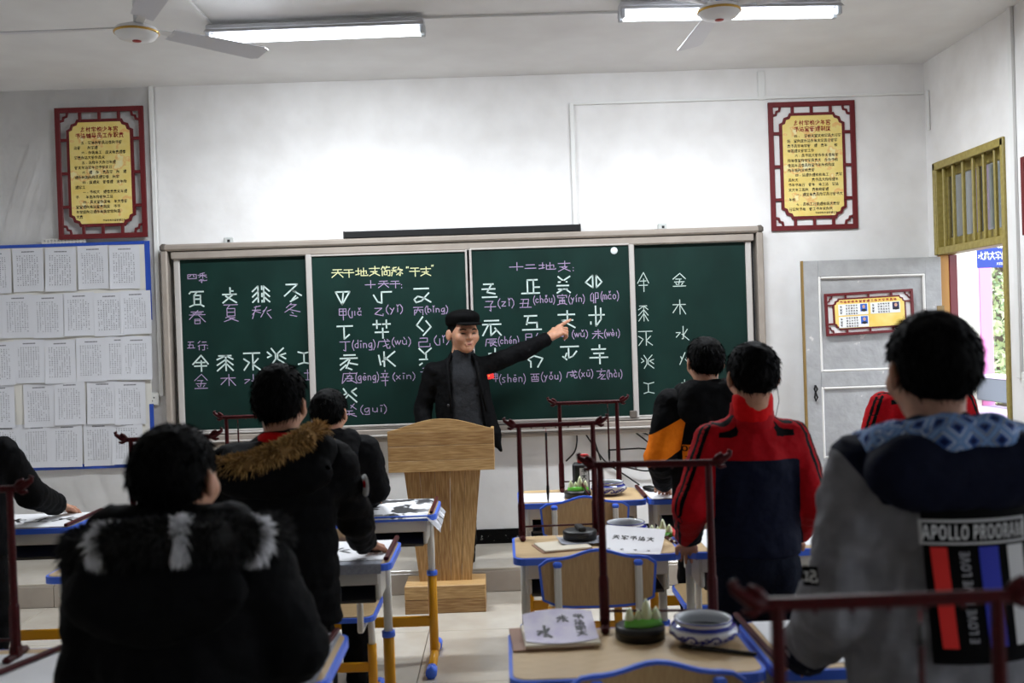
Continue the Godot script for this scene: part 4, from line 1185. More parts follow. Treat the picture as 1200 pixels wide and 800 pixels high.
func head_field(hc: Vector3, hb: Basis, s: float, cell: float, neck_to: Vector3) -> Blob:
	var r := 0.15 * s
	var lo := hc - Vector3(r, 0.20 * s, r)
	lo.y = minf(lo.y, neck_to.y - 0.03)
	lo.x = minf(lo.x, neck_to.x - 0.075)
	lo.z = minf(lo.z, neck_to.z - 0.075)
	var hi := hc + Vector3(r, 0.135 * s, r)
	hi.x = maxf(hi.x, neck_to.x + 0.075)
	hi.z = maxf(hi.z, neck_to.z + 0.075)
	var b := Blob.new(lo, hi, cell)
	var p := func(x: float, y: float, z: float) -> Vector3:
		return hc + hb * (Vector3(x, y, z) * s)
	b.ell(p.call(0, 0.020, 0.012), Vector3(0.074, 0.084, 0.092) * s, 0.02, hb)
	b.ell(p.call(0, -0.038, -0.034), Vector3(0.057, 0.064, 0.060) * s, 0.035 * s, hb)
	b.ell(p.call(0, -0.088, -0.062), Vector3(0.026, 0.020, 0.026) * s, 0.03 * s, hb)
	for e in [-1.0, 1.0]:
		b.ell(p.call(e * 0.040, -0.030, -0.066), Vector3(0.022, 0.022, 0.020) * s, 0.025 * s, hb)
		b.cap(p.call(e * 0.012, 0.012, -0.086), p.call(e * 0.045, 0.010, -0.074), 0.011 * s, 0.008 * s, 0.014 * s)
		b.ell(p.call(e * 0.031, -0.006, -0.090), Vector3(0.015, 0.008, 0.010) * s, 0.010 * s, hb, true)
		# ears
		var eb := hb * Basis(Vector3.UP, e * 0.45)
		b.ell(p.call(e * 0.080, -0.014, 0.012), Vector3(0.010, 0.030, 0.019) * s, 0.008 * s, eb)
		b.ell(p.call(e * 0.092, -0.010, 0.004), Vector3(0.006, 0.016, 0.009) * s, 0.006 * s, eb, true)
	b.cap(p.call(0, 0.004, -0.088), p.call(0, -0.030, -0.105), 0.008 * s, 0.0115 * s, 0.012 * s)
	b.ell(p.call(0.010, -0.034, -0.098), Vector3(0.009, 0.007, 0.009) * s, 0.006 * s, hb)
	b.ell(p.call(-0.010, -0.034, -0.098), Vector3(0.009, 0.007, 0.009) * s, 0.006 * s, hb)
	b.cap(p.call(-0.017, -0.060, -0.088), p.call(0.017, -0.060, -0.088), 0.0062 * s, 0.0062 * s, 0.006 * s)
	b.cap(p.call(-0.014, -0.069, -0.087), p.call(0.014, -0.069, -0.087), 0.0066 * s, 0.0066 * s, 0.006 * s)
	b.cap(p.call(0, -0.045, 0.022), neck_to, 0.052 * s, 0.056 * s, 0.03 * s)
	return b

# hair as a cap of short strands
func add_hair(o: Node3D, hc: Vector3, hb: Basis, s: float, tall := 0.0, cell := 0.007):
	var r := 0.135 * s
	var b := Blob.new(hc - Vector3(r, 0.12 * s, r), hc + Vector3(r, 0.155 * s + tall, r), cell)
	var p := func(x: float, y: float, z: float) -> Vector3:
		return hc + hb * (Vector3(x, y, z) * s)
	b.ell(p.call(0, 0.030 + tall * 0.4, 0.018), Vector3(0.083, 0.083 + tall * 0.5, 0.096) * s, 0.02, hb)
	b.ell(p.call(0, -0.005, 0.045), Vector3(0.073, 0.066, 0.070) * s, 0.03 * s, hb)
	b.ell(p.call(0, -0.045, -0.105), Vector3(0.082, 0.092, 0.075) * s, 0.012, hb, true)
	for e in [-1.0, 1.0]:
		b.ell(p.call(e * 0.088, -0.022, 0.004), Vector3(0.024, 0.042, 0.030) * s, 0.008, hb, true)
	b.plane(p.call(0, -0.068, 0.05), hb * Vector3(0, -1, 0.15))
	var nz := FastNoiseLite.new()
	nz.seed = 5
	nz.frequency = 26.0
	var m := swell(net_at(b), func(q: Vector3, _n: Vector3) -> float: return nz.get_noise_3d(q.x, q.y * 0.6, q.z) * 0.006)
	var h := obj("hair", meshed([m], K.hair), null, o)
	var n := normals_of(m)
	var list := []
	for k in 1500:
		var i := rng.randi() % int(m.v.size())
		var down := hb * Vector3(0, -1, 0.1)
		var t := (down - n[i] * down.dot(n[i]))
		var dir: Vector3 = (t.normalized() * 0.9 + n[i] * 0.42 + Vector3(rng.randf_range(-0.3, 0.3), rng.randf_range(-0.2, 0.2), rng.randf_range(-0.3, 0.3))).normalized()
		if n[i].y > 0.6:
			dir = (n[i] * (0.25 + tall * 8.0) + hb * Vector3(rng.randf_range(-0.7, 0.7), 0.1, -0.7)).normalized()
		list.append([m.v[i] - n[i] * 0.002, dir, rng.randf_range(0.012, 0.024) + tall * 0.3, 0.0035])
	var fz := obj("strands", hairs(list, K.hair), null, h)
	fz.set_meta("kind", "stuff")

func jacket_field(d: Dictionary, cell: float) -> Blob:
	var el: Vector3 = d.elbow_l
	var er: Vector3 = d.elbow_r
	var xs := [el.x, er.x, d.wrist_l.x, d.wrist_r.x, d.sh_l.x, d.sh_r.x, d.rt + d.base.x, -d.rt + d.base.x]
	var zs := [el.z, er.z, d.wrist_l.z, d.wrist_r.z, -d.rt, d.rt]
	var ys := [d.hem, d.wrist_l.y, d.wrist_r.y]
	var pad := 0.11
	var b := Blob.new(Vector3(xs.min() - pad, ys.min() - pad, zs.min() - pad), Vector3(xs.max() + pad, maxf(d.neck.y + 0.06, maxf(d.wrist_l.y, d.wrist_r.y) + 0.1), zs.max() + pad), cell)
	var mid: Vector3 = (d.sh_l + d.sh_r) / 2.0
	b.cap(Vector3(d.base.x, d.hem - 0.05, d.base.z), mid - Vector3(0, 0.10, 0), d.rt * 1.04, d.rt, 0.04, 1.42)
	b.cap(d.sh_l * 0.75 + mid * 0.25 - Vector3(0, 0.01, 0), d.sh_r * 0.75 + mid * 0.25 - Vector3(0, 0.01, 0), d.ra * 0.95, d.ra * 0.95, 0.07)
	b.cap(mid - Vector3(0, 0.06, 0), d.neck, d.ra * 1.55, 0.064, 0.07, 1.15)
	b.cap(d.sh_l, el, d.ra, d.rb, 0.028)
	b.cap(el, d.wrist_l, d.rb, d.rc, 0.02)
	b.cap(d.sh_r, er, d.ra, d.rb, 0.028)
	b.cap(er, d.wrist_r, d.rb, d.rc, 0.02)
	b.plane(Vector3(0, d.hem, 0), Vector3(0, -1, 0))
	return b

func fold_noise(sd: int, amp: float, quilt := 0.0, pitch := 0.09) -> Callable:
	var nz := FastNoiseLite.new()
	nz.seed = sd
	nz.frequency = 9.0
	nz.fractal_octaves = 3
	return func(q: Vector3, _n: Vector3) -> float:
		var r := nz.get_noise_3d(q.x * 1.4, q.y * 0.9, q.z * 1.4) * amp
		var ridge := 1.0 - absf(nz.get_noise_3d(q.x * 0.8 + 9.0, q.y * 1.7 + q.x * 0.9, q.z * 0.8)) * 3.0
		r += maxf(ridge, 0.0) * amp * 0.35
		if quilt > 0.0:
			var w := absf(sin(PI * (q.y + nz.get_noise_3d(q.x * 0.4, q.y * 0.4, q.z * 0.4) * 0.02) / pitch))
			r += quilt * (pow(w, 0.45) - 0.75)
		return r

# where a ray from behind (local +z) first meets a field
func from_behind(b: Blob, x: float, y: float) -> Vector3:
	var ix := clampf((x - b.o.x) / b.c, 0.0, b.nx - 1.001)
	var iy := clampf((y - b.o.y) / b.c, 0.0, b.ny - 1.001)
	var x0 := int(ix)
	var y0 := int(iy)
	var fx := ix - x0
	var fy := iy - y0
	var last := 1.0
	for k in b.nz:
		var z := b.nz - 1 - k
		var at := (z * b.ny + y0) * b.nx + x0
		var v := lerpf(lerpf(b.f[at], b.f[at + 1], fx), lerpf(b.f[at + b.nx], b.f[at + b.nx + 1], fx), fy)
		if v < 0.0:
			var t := v / (v - last) if k > 0 else 0.0
			return Vector3(x, y, b.o.z + (z + t) * b.c)
		last = v
	return Vector3(x, y, 0)

# cloth patch that follows the back of a garment: quads over a rectangle
func back_patch(b: Blob, x0: float, x1: float, y0: float, y1: float, off: float, m: Material, lean := 0.0, nu := 8, nv := 8) -> ArrayMesh:
	var st := SurfaceTool.new()
	st.begin(Mesh.PRIMITIVE_TRIANGLES)
	st.set_smooth_group(0)
	for j in nv + 1:
		for i in nu + 1:
			var y := lerpf(y1, y0, float(j) / nv)
			var x := lerpf(x0, x1, float(i) / nu) + lean * (y1 - y)
			st.add_vertex(from_behind(b, x, y) + Vector3(0, 0, off))
	for j in nv:
		for i in nu:
			var a := j * (nu + 1) + i
			var c := a + nu + 1
			for k in [a, a + 1, c, a + 1, c + 1, c]:
				st.add_index(k)
	st.generate_normals()
	var am := st.commit()
	am.surface_set_material(0, m)
	return am

# printed words that follow the back of a garment; turn = true runs them upwards
func back_words(b: Blob, text: String, size: float, x: float, y: float, off: float, m: Material, wide := 1.0, turn := false, lean := 0.0) -> ArrayMesh:
	var tm := TextMesh.new()
	var ft := SystemFont.new()
	ft.font_names = PackedStringArray(["Droid Sans"])
	ft.font_weight = 700
	tm.font = ft
	tm.font_size = 32
	tm.pixel_size = size / 32.0
	tm.depth = 0.0
	tm.text = text
	var arr := tm.surface_get_arrays(0)
	var v: PackedVector3Array = arr[Mesh.ARRAY_VERTEX]
	for k in v.size():
		var p := Vector2(v[k].x * wide, v[k].y)
		if turn:
			p = Vector2(-p.y, p.x)
		var yy := y + p.y
		v[k] = from_behind(b, x + p.x - lean * (yy - y), yy) + Vector3(0, 0, off)
	arr[Mesh.ARRAY_VERTEX] = v
	arr[Mesh.ARRAY_TANGENT] = null
	var am := ArrayMesh.new()
	am.add_surface_from_arrays(Mesh.PRIMITIVE_TRIANGLES, arr)
	am.surface_set_material(0, m)
	return am

func fur_strands(path: Array, radius: float, count: int, len: float, wid: float, keep = null) -> Array:
	var list := []
	var total := 0.0
	for i in path.size() - 1:
		total += path[i].distance_to(path[i + 1])
	for k in count:
		var d := rng.randf() * total
		var i := 0
		while i < path.size() - 2 and d > path[i].distance_to(path[i + 1]):
			d -= path[i].distance_to(path[i + 1])
			i += 1
		var tg: Vector3 = (path[i + 1] - path[i]).normalized()
		var p: Vector3 = path[i] + tg * d
		var r := Vector3(rng.randf_range(-1, 1), rng.randf_range(-1, 1), rng.randf_range(-1, 1))
		r = (r - tg * r.dot(tg)).normalized()
		if keep != null and not keep.call(p):
			continue
		list.append([p + r * radius * 0.75, (r + tg * rng.randf_range(-0.5, 0.5) + Vector3(0, -0.25, 0)).normalized(), len * rng.randf_range(0.6, 1.2), wid])
	return list

func standing(d: Dictionary) -> Dictionary:
	# fills in what the description leaves out
	var h: float = d.h
	var s: float = d.get("s", 1.0)
	var base: Vector3 = d.get("base", Vector3.ZERO)
	d.base = base
	d.s = s
	d.head = d.get("head", Vector3(0, h - 0.108 * s, -0.02))
	d.hb = Basis(Vector3.UP, deg_to_rad(d.get("yaw", 0.0))) * Basis(Vector3.RIGHT, deg_to_rad(d.get("nod", -4.0)))
	var sy: float = d.get("shoulder", h - 0.285 * s)
	var sw: float = d.get("sw", 0.16)
	d.sh_l = d.get("sh_l", Vector3(-sw, sy, 0.0))
	d.sh_r = d.get("sh_r", Vector3(sw, sy, 0.0))
	d.neck = d.get("neck", Vector3(d.head.x, d.head.y - 0.135 * s, 0.012))
	d.hem = d.get("hem", 0.74)
	d.rt = d.get("rt", 0.158)
	d.ra = d.get("ra", 0.066)
	d.rb = d.get("rb", 0.058)
	d.rc = d.get("rc", 0.046)
	return d

func make_body(o: Node3D, d: Dictionary, cell := 0.006):
	# slim continuous body under the clothes, then the head and hands on finer grids
	var h: float = d.h
	var s: float = d.s
	var mid: Vector3 = (d.sh_l + d.sh_r) / 2.0
	var b := Blob.new(Vector3(minf(-0.3, minf(d.wrist_l.x, d.elbow_l.x) - 0.1), 0.0, -0.75), Vector3(maxf(0.3, maxf(d.wrist_r.x, d.elbow_r.x) + 0.1), h, 0.25), 0.026)
	var hip := Vector3(d.base.x + d.get("leg_x", 0.0), 0.5 * h, d.base.z)
	b.cap(hip, mid - Vector3(0, 0.1, 0), 0.10, 0.105, 0.03, 1.4)
	b.cap(mid - Vector3(0, 0.1, 0), d.head, 0.05, 0.05, 0.03)
	for e in [[d.sh_l, d.elbow_l, d.wrist_l, -1.0], [d.sh_r, d.elbow_r, d.wrist_r, 1.0]]:
		b.cap(mid - Vector3(0, 0.05, 0), e[0], 0.055, 0.045, 0.03)
		b.cap(e[0], e[1], 0.042, 0.036, 0.02)
		b.cap(e[1], e[2], 0.036, 0.028, 0.02)
		var foot := Vector3(hip.x + e[3] * 0.085, 0.06, d.base.z)
		b.cap(hip + Vector3(e[3] * 0.07, -0.02, 0), Vector3(foot.x, 0.27 * h, d.base.z - 0.01), 0.065, 0.048, 0.02)
		b.cap(Vector3(foot.x, 0.27 * h, d.base.z - 0.01), foot, 0.048, 0.034, 0.02)
	var list := [b.net(), head_field(d.head, d.hb, s, cell, mid + Vector3(0, -0.02, 0.0)).net()]
	for e in [["l", -1.0], ["r", 1.0]]:
		var w: Vector3 = d["wrist_" + e[0]]
		var el: Vector3 = d["elbow_" + e[0]]
		var f: Vector3 = d.get("hand_" + e[0], (w - el).normalized())
		var n: Vector3 = d.get("back_" + e[0], Vector3.UP)
		var hs: float = d.get("hand_size", 0.86)
		var hb := Blob.new(w - Vector3.ONE * 0.2 * hs, w + Vector3.ONE * 0.2 * hs, d.get("hand_cell_" + e[0], 0.0055))
		# thumbs point towards the middle of the body when the back of the hand is up
		add_hand(hb, w + f.normalized() * d.get("hand_out", 0.03), f, n, e[1], d.get("curl_" + e[0], [0.3, 0.25, 0.3, 0.35, 0.4]), hs)
		list.append(hb.net())
	obj("body", meshed(list, K.skin), null, o)

func make_legs(o: Node3D, d: Dictionary, m: Material, shoe: Material):
	var h: float = d.h
	var top: float = d.hem + 0.03
	var b := Blob.new(Vector3(d.base.x - 0.26, 0.0, d.base.z - 0.2), Vector3(d.base.x + 0.26, top + 0.1, d.base.z + 0.2), 0.016)
	var lx: float = d.base.x + d.get("leg_x", 0.0)
	var hip := Vector3(lx, 0.52 * h, d.base.z)
	b.cap(hip, Vector3(d.base.x, top, d.base.z), 0.13, 0.13, 0.03, 1.3)
	for e in [-1.0, 1.0]:
		var foot := Vector3(lx + e * 0.088, 0.10, d.base.z + 0.015)
		b.cap(hip + Vector3(e * 0.07, -0.03, 0), Vector3(foot.x, 0.28 * h, d.base.z - 0.01), 0.085, 0.066, 0.02)
		b.cap(Vector3(foot.x, 0.28 * h, d.base.z - 0.01), foot, 0.066, 0.057, 0.02)
	b.plane(Vector3(0, 0.055, 0), Vector3(0, -1, 0))
	obj("trousers", meshed([swell(b.net(), fold_noise(17, 0.008))], m), null, o)
	for e in [-1.0, 1.0]:
		var c := Vector3(lx + e * 0.088, 0.0, d.base.z)
		var sb := Blob.new(c + Vector3(-0.08, -0.02, -0.22), c + Vector3(0.08, 0.14, 0.12), 0.009)
		sb.cap(c + Vector3(0, 0.045, 0.03), c + Vector3(0, 0.04, -0.11), 0.043, 0.04, 0.02)
		sb.cap(c + Vector3(0, 0.05, 0.02), c + Vector3(0, 0.10, 0.02), 0.045, 0.042, 0.02)
		sb.plane(c + Vector3(0, 0.014, 0), Vector3(0, -1, 0))
		var sh := obj("shoe", meshed([sb.net()], shoe), null, o)
		var so := Shape.new()
		so.xf = Transform3D(Basis(Vector3.RIGHT, -PI / 2), c + Vector3(0, 0, -0.04))
		so.prism(rounded(0.046, 0.122, 0.042, 6), 0.0, 0.018)
		obj("sole", so, K.sole if shoe != K.black_cloth else K.stripe, sh)

func build_people():
	people_materials()
	boy_grey()
	boy_track()
	boy_orange()
	boy_brown_fur()
	boy_front_black()
	boy_black_fur()
	boy_red_hidden()
	boy_edge()
	teacher()

func boy_grey():
	var o := thing("person", "boy in a grey and navy jacket with a striped print across the back", "person", Vector3(0.905, 0, -2.08))
	var d := standing({"h": 1.61, "s": 1.06, "yaw": 1.0, "shoulder": 1.28, "sw": 0.155, "rt": 0.19, "ra": 0.078, "rb": 0.072, "rc": 0.058, "hem": 0.64,
		"elbow_l": Vector3(-0.218, 1.0, 0.0), "wrist_l": Vector3(-0.215, 0.855, -0.22), "elbow_r": Vector3(0.26, 1.0, 0.0), "wrist_r": Vector3(0.19, 0.86, -0.25)})
	make_body(o, d, 0.006)
	add_hair(o, d.head, d.hb, d.s)
	make_legs(o, d, K.black_cloth, K.black_cloth)
	var b := jacket_field(d, 0.012)
	var m := swell(b.net(), fold_noise(3, 0.013))
	var parts := split(m, func(q: Vector3, _n: Vector3) -> float: return minf((q.y - 1.23) * 4.0, 0.145 + (q.y - 1.22) * 0.62 - absf(q.x)))
	var j := obj("jacket", meshed([parts[1]], K.grey), null, o)
	obj("yoke", meshed([parts[0]], K.navy), null, j)
	for e in ["l", "r"]:
		var w: Vector3 = d["wrist_" + e]
		var el: Vector3 = d["elbow_" + e]
		obj("cuff", tb([w.lerp(el, 0.12), w + (w - el).normalized() * 0.05], 0.062, 14), K.navy, j)
	# hood: navy bag lying on the back, printed lining standing open round the neck
	var hb := Blob.new(Vector3(-0.27, 1.10, -0.15), Vector3(0.27, 1.46, 0.27), 0.011)
	hb.cap(Vector3(-0.15, 1.31, -0.02), Vector3(-0.10, 1.30, 0.10), 0.045, 0.055, 0.04)
	hb.cap(Vector3(-0.10, 1.30, 0.10), Vector3(0.10, 1.30, 0.10), 0.058, 0.058, 0.04)
	hb.cap(Vector3(0.15, 1.31, -0.02), Vector3(0.10, 1.30, 0.10), 0.045, 0.055, 0.04)
	hb.ell(Vector3(0, 1.292, 0.115), Vector3(0.19, 0.075, 0.060), 0.05)
	hb.ell(Vector3(0, 1.40, 0.015), Vector3(0.088, 0.10, 0.085), 0.02, Basis.IDENTITY, true)
	obj("hood", meshed([swell(hb.net(), fold_noise(8, 0.006))], K.navy), null, j)
	var im := Image.create(64, 64, false, Image.FORMAT_RGB8)
	for y in 64:
		for x in 64:
			var u := absf(float((x + y) % 32) - 16.0)
			var w := absf(float((x - y + 64) % 32) - 16.0)
			var c := Color(0.26, 0.38, 0.60)
			var ring := maxf(u, w)
			if ring > 13.5:
				c = Color(0.46, 0.58, 0.74)
			elif ring > 9.0 and ring < 12.0:
				c = Color(0.84, 0.88, 0.92) if ((x / 32) + (y / 32)) % 2 == 0 else Color(0.60, 0.60, 0.54)
			elif ring < 5.5:
				c = Color(0.08, 0.12, 0.28)
			im.set_pixel(x, y, c)
	var lin := grained(ImageTexture.create_from_image(im), Vector3.ONE * 9.0, 0.8)
	lin.uv1_triplanar_sharpness = 12.0
	lin.metallic_specular = 0.2
	var lb := Blob.new(Vector3(-0.24, 1.26, -0.12), Vector3(0.24, 1.47, 0.22), 0.010)
	lb.cap(Vector3(-0.145, 1.335, -0.03), Vector3(-0.12, 1.345, 0.06), 0.032, 0.042, 0.03)
	lb.cap(Vector3(-0.12, 1.345, 0.06), Vector3(-0.03, 1.358, 0.115), 0.042, 0.046, 0.03)
	lb.cap(Vector3(-0.03, 1.358, 0.115), Vector3(0.06, 1.355, 0.11), 0.046, 0.046, 0.03)
	lb.cap(Vector3(0.06, 1.355, 0.11), Vector3(0.14, 1.34, 0.04), 0.046, 0.038, 0.03)
	lb.cap(Vector3(0.14, 1.34, 0.04), Vector3(0.15, 1.33, -0.03), 0.038, 0.03, 0.03)
	var lining := obj("hood_lining", meshed([swell(lb.net(), fold_noise(9, 0.004))], lin), null, j)
	lining.set_meta("label", "blue diamond-patterned hood lining")
	# printed panel
	var pr := obj("back_print", back_patch(b, -0.095, 0.140, 0.923, 1.232, 0.016, K.stripe, 0.05, 10, 10), null, j)
	var px := [[-0.080, -0.050, mat(Color(0.82, 0.10, 0.06), 0.7), "red_stripe"], [0.010, 0.050, mat(Color(0.06, 0.13, 0.62), 0.7), "blue_stripe"], [0.070, 0.107, mat(Color(0.74, 0.74, 0.74), 0.7), "white_stripe"]]
	for e in px:
		obj(e[3], back_patch(b, e[0], e[1], 0.955, 1.153, 0.0185, e[2], 0.09, 3, 10), null, pr)
	var tagw := obj("name_strip", back_patch(b, -0.100, 0.112, 1.158, 1.207, 0.0185, mat(Color(0.70, 0.70, 0.70), 0.7), 0.05, 10, 3), null, pr)
	tagw.set_meta("label", "pale bordered strip with capital letters")
	obj("strip_field", back_patch(b, -0.094, 0.106, 1.163, 1.202, 0.0205, K.stripe, 0.05, 10, 3), null, pr)
	obj("strip_lettering", back_words(b, "APOLLO PROORAM", 0.040, 0.006, 1.1825, 0.0225, mat(Color(0.76, 0.76, 0.76), 0.7), 0.56), null, pr)
	obj("column_lettering", back_words(b, "E LOVE LOVE LOVE", 0.026, -0.010, 1.055, 0.0195, mat(Color(0.55, 0.55, 0.57), 0.7), 0.80, true, 0.09), null, pr)
	var bad := obj("sleeve_label", bx(Vector3.ZERO, Vector3(0.032, 0.042, 0.006), 0.002), K.stripe, j)
	bad.position = Vector3(-0.292, 1.085, 0.062)
	bad.rotation = Vector3(0.15, -0.5, 0.05)
	var bl := Shape.new()
	for k in 2:
		write(bl, ["工", "己"][k], -0.007 + 0.014 * k, 0, 0.011, 0.022, 0.0035, 0.0035)
	obj("label_lettering", bl, K.white, bad)

func striped_jacket(o: Node3D, d: Dictionary, navy_below: float, cell := 0.012) -> Blob:
	var b := jacket_field(d, cell)
	var m := swell(b.net(), fold_noise(23, 0.007))
	var stripes := func(q: Vector3, _n: Vector3) -> float:
		var best := -1.0
		for e in [[d.sh_l, d.elbow_l, d.wrist_l, -1.0], [d.sh_r, d.elbow_r, d.wrist_r, 1.0]]:
			var sg: float = e[3]
			if (q.x - d.neck.x) * sg < 0.055:
				continue
			# two lines over the shoulder and down the outer back of the sleeve
			var a: Vector3 = e[0]
			var c: Vector3 = e[1] if q.y > e[1].y else e[2]
			var low: bool = (q - e[1]).dot((e[2] - e[1]).normalized()) > 0.02
			c = e[2] if low else e[1]
			if low:
				a = e[1]
			var ax := (c - a).normalized()
			var rel := q - a
			rel -= ax * rel.dot(ax)
			var outv := Vector3(sg, 0.2, 0)
			outv = (outv - ax * outv.dot(ax)).normalized()
			var back := ax.cross(outv).normalized()
			if back.z < 0.0:
				back = -back
			var ang := atan2(rel.dot(back), rel.dot(outv))
			if not low and (q.x - a.x) * sg < 0.0:
				if q.y < a.y + 0.012:
					continue
				ang = (q.z - a.z) / 0.085 + 0.10
			for t in [0.50, 0.92]:
				best = maxf(best, 0.12 - absf(ang - t))
		return best
	var p1 := split(m, stripes)
	var j := obj("jacket", meshed([p1[1]], K.red), null, o)
	if navy_below > 0.0:
		var p2 := split(p1[1], func(q: Vector3, _n: Vector3) -> float: return minf((navy_below - q.y) * 3.0, 0.142 - absf(q.x - d.base.x) + maxf(0.0, 0.95 - q.y) * 0.5))
		j.mesh = meshed([p2[1]], K.red)
		obj("lower_panel", meshed([p2[0]], K.navy), null, j)
	obj("sleeve_stripes", meshed([p1[0]], K.stripe), null, j)
	# stand-up collar
	var cb := Blob.new(d.neck - Vector3(0.13, 0.07, 0.13), d.neck + Vector3(0.13, 0.09, 0.13), 0.009)
	cb.cap(d.neck + Vector3(0, -0.035, 0.0), d.neck + Vector3(0, 0.03, -0.004), 0.082, 0.071, 0.02)
	cb.plane(d.neck + Vector3(0, 0.045, 0), Vector3(0, 1, -0.25))
	obj("collar", meshed([swell(cb.net(), fold_noise(31, 0.004))], K.red), null, j)
	return b

func boy_track():
	var o := thing("person", "boy in a red and navy track jacket with black sleeve stripes and jeans", "person", Vector3(0.85, 0, -3.42))
	var d := standing({"h": 1.535, "yaw": 3.0, "shoulder": 1.205, "sw": 0.135, "rt": 0.152, "hem": 0.81, "head": Vector3(0.0, 1.428, 0.03), "ra": 0.064, "rb": 0.058,
		"elbow_l": Vector3(-0.225, 0.985, 0.03), "wrist_l": Vector3(-0.19, 0.83, -0.2), "elbow_r": Vector3(0.20, 0.985, 0.03), "wrist_r": Vector3(0.20, 0.83, -0.2)})
	make_body(o, d)
	add_hair(o, d.head, d.hb, d.s)
	make_legs(o, d, K.jeans, K.black_cloth)
	striped_jacket(o, d, 1.145)
	# red neckerchief showing above the collar
	var sb := Blob.new(d.neck - Vector3(0.12, 0.05, 0.12), d.neck + Vector3(0.12, 0.10, 0.12), 0.009)
	sb.cap(d.neck + Vector3(0, -0.01, 0.008), d.neck + Vector3(0, 0.055, 0.012), 0.072, 0.067, 0.02)
	sb.plane(d.neck + Vector3(0, 0.068, 0), Vector3(0, 1, -0.15))
	obj("neckerchief", meshed([swell(sb.net(), fold_noise(32, 0.004))], K.scarf), null, o)
	obj("strap", tb([d.head + Vector3(0.083, -0.02, 0.0), d.head + Vector3(0.085, -0.09, 0.02), d.head + Vector3(0.07, -0.14, 0.03)], 0.0012, 5), K.stripe, o)

func boy_red_hidden():
	var o := thing("person", "boy in a red jacket mostly hidden behind the grey and navy jacket's head", "person", Vector3(1.86, 0, -4.42))
	var d := standing({"h": 1.52, "shoulder": 1.215, "sw": 0.17, "rt": 0.165, "hem": 0.78, "elbow_l": Vector3(-0.25, 0.985, 0.0), "wrist_l": Vector3(-0.2, 0.86, -0.2), "elbow_r": Vector3(0.24, 0.985, 0.0), "wrist_r": Vector3(0.2, 0.86, -0.2)})
	make_body(o, d, 0.008)
	add_hair(o, d.head, d.hb, d.s, 0.0, 0.009)
	make_legs(o, d, K.jeans, K.black_cloth)
	striped_jacket(o, d, 0.0, 0.014)

func boy_orange():
	var o := thing("person", "boy in a black hooded jacket with orange bands on the sleeves", "person", Vector3(0.945, 0, -4.62))
	var d := standing({"h": 1.545, "yaw": 8.0, "shoulder": 1.235, "sw": 0.165, "rt": 0.168, "hem": 0.76, "ra": 0.076, "rb": 0.07, "rc": 0.052,
		"elbow_l": Vector3(-0.225, 1.0, 0.02), "wrist_l": Vector3(-0.17, 0.845, -0.26), "elbow_r": Vector3(0.23, 1.0, 0.0), "wrist_r": Vector3(0.16, 0.845, -0.26)})
	make_body(o, d, 0.007)
	add_hair(o, d.head, d.hb, d.s)
	make_legs(o, d, K.black_cloth, K.black_cloth)
	var b := jacket_field(d, 0.012)
	var m := swell(b.net(), fold_noise(41, 0.007))
	var p := split(m, func(q: Vector3, _n: Vector3) -> float: return minf(0.072 - absf(q.y - 1.075 + (absf(q.x) - 0.2) * 0.55), (absf(q.x) - 0.148 + (q.y - 1.0) * 0.18) * 2.0))
	var j := obj("jacket", meshed([p[1]], K.black_cloth), null, o)
	var lr := split(p[0], func(q: Vector3, _n: Vector3) -> float: return q.x)
	obj("sleeve_band", meshed([lr[0]], K.orange), null, j)
	obj("sleeve_band", meshed([lr[1]], K.orange), null, j)
	var hb := Blob.new(Vector3(-0.22, 1.05, -0.13), Vector3(0.22, 1.42, 0.24), 0.012)
	hb.cap(Vector3(-0.11, 1.29, -0.02), Vector3(-0.07, 1.29, 0.08), 0.045, 0.055, 0.04)
	hb.cap(Vector3(-0.07, 1.29, 0.08), Vector3(0.07, 1.29, 0.08), 0.06, 0.06, 0.04)
	hb.cap(Vector3(0.11, 1.29, -0.02), Vector3(0.07, 1.29, 0.08), 0.045, 0.055, 0.04)
	hb.ell(Vector3(0, 1.22, 0.1), Vector3(0.15, 0.09, 0.06), 0.05)
	obj("hood", meshed([swell(hb.net(), fold_noise(43, 0.007))], K.black_cloth), null, j)
	var pr := obj("back_print", back_patch(b, -0.135, 0.105, 0.975, 1.062, 0.010, K.orange), null, j)
	obj("print_lettering", back_words(b, "OOPER", 0.036, -0.075, 1.045, 0.0125, K.stripe, 1.1), null, pr)
	for k in 3:
		obj("print_line", back_patch(b, -0.125, 0.03 - 0.02 * k, 0.983 + 0.012 * k, 0.987 + 0.012 * k, 0.0125, K.stripe, 0.0, 4, 1), null, pr)

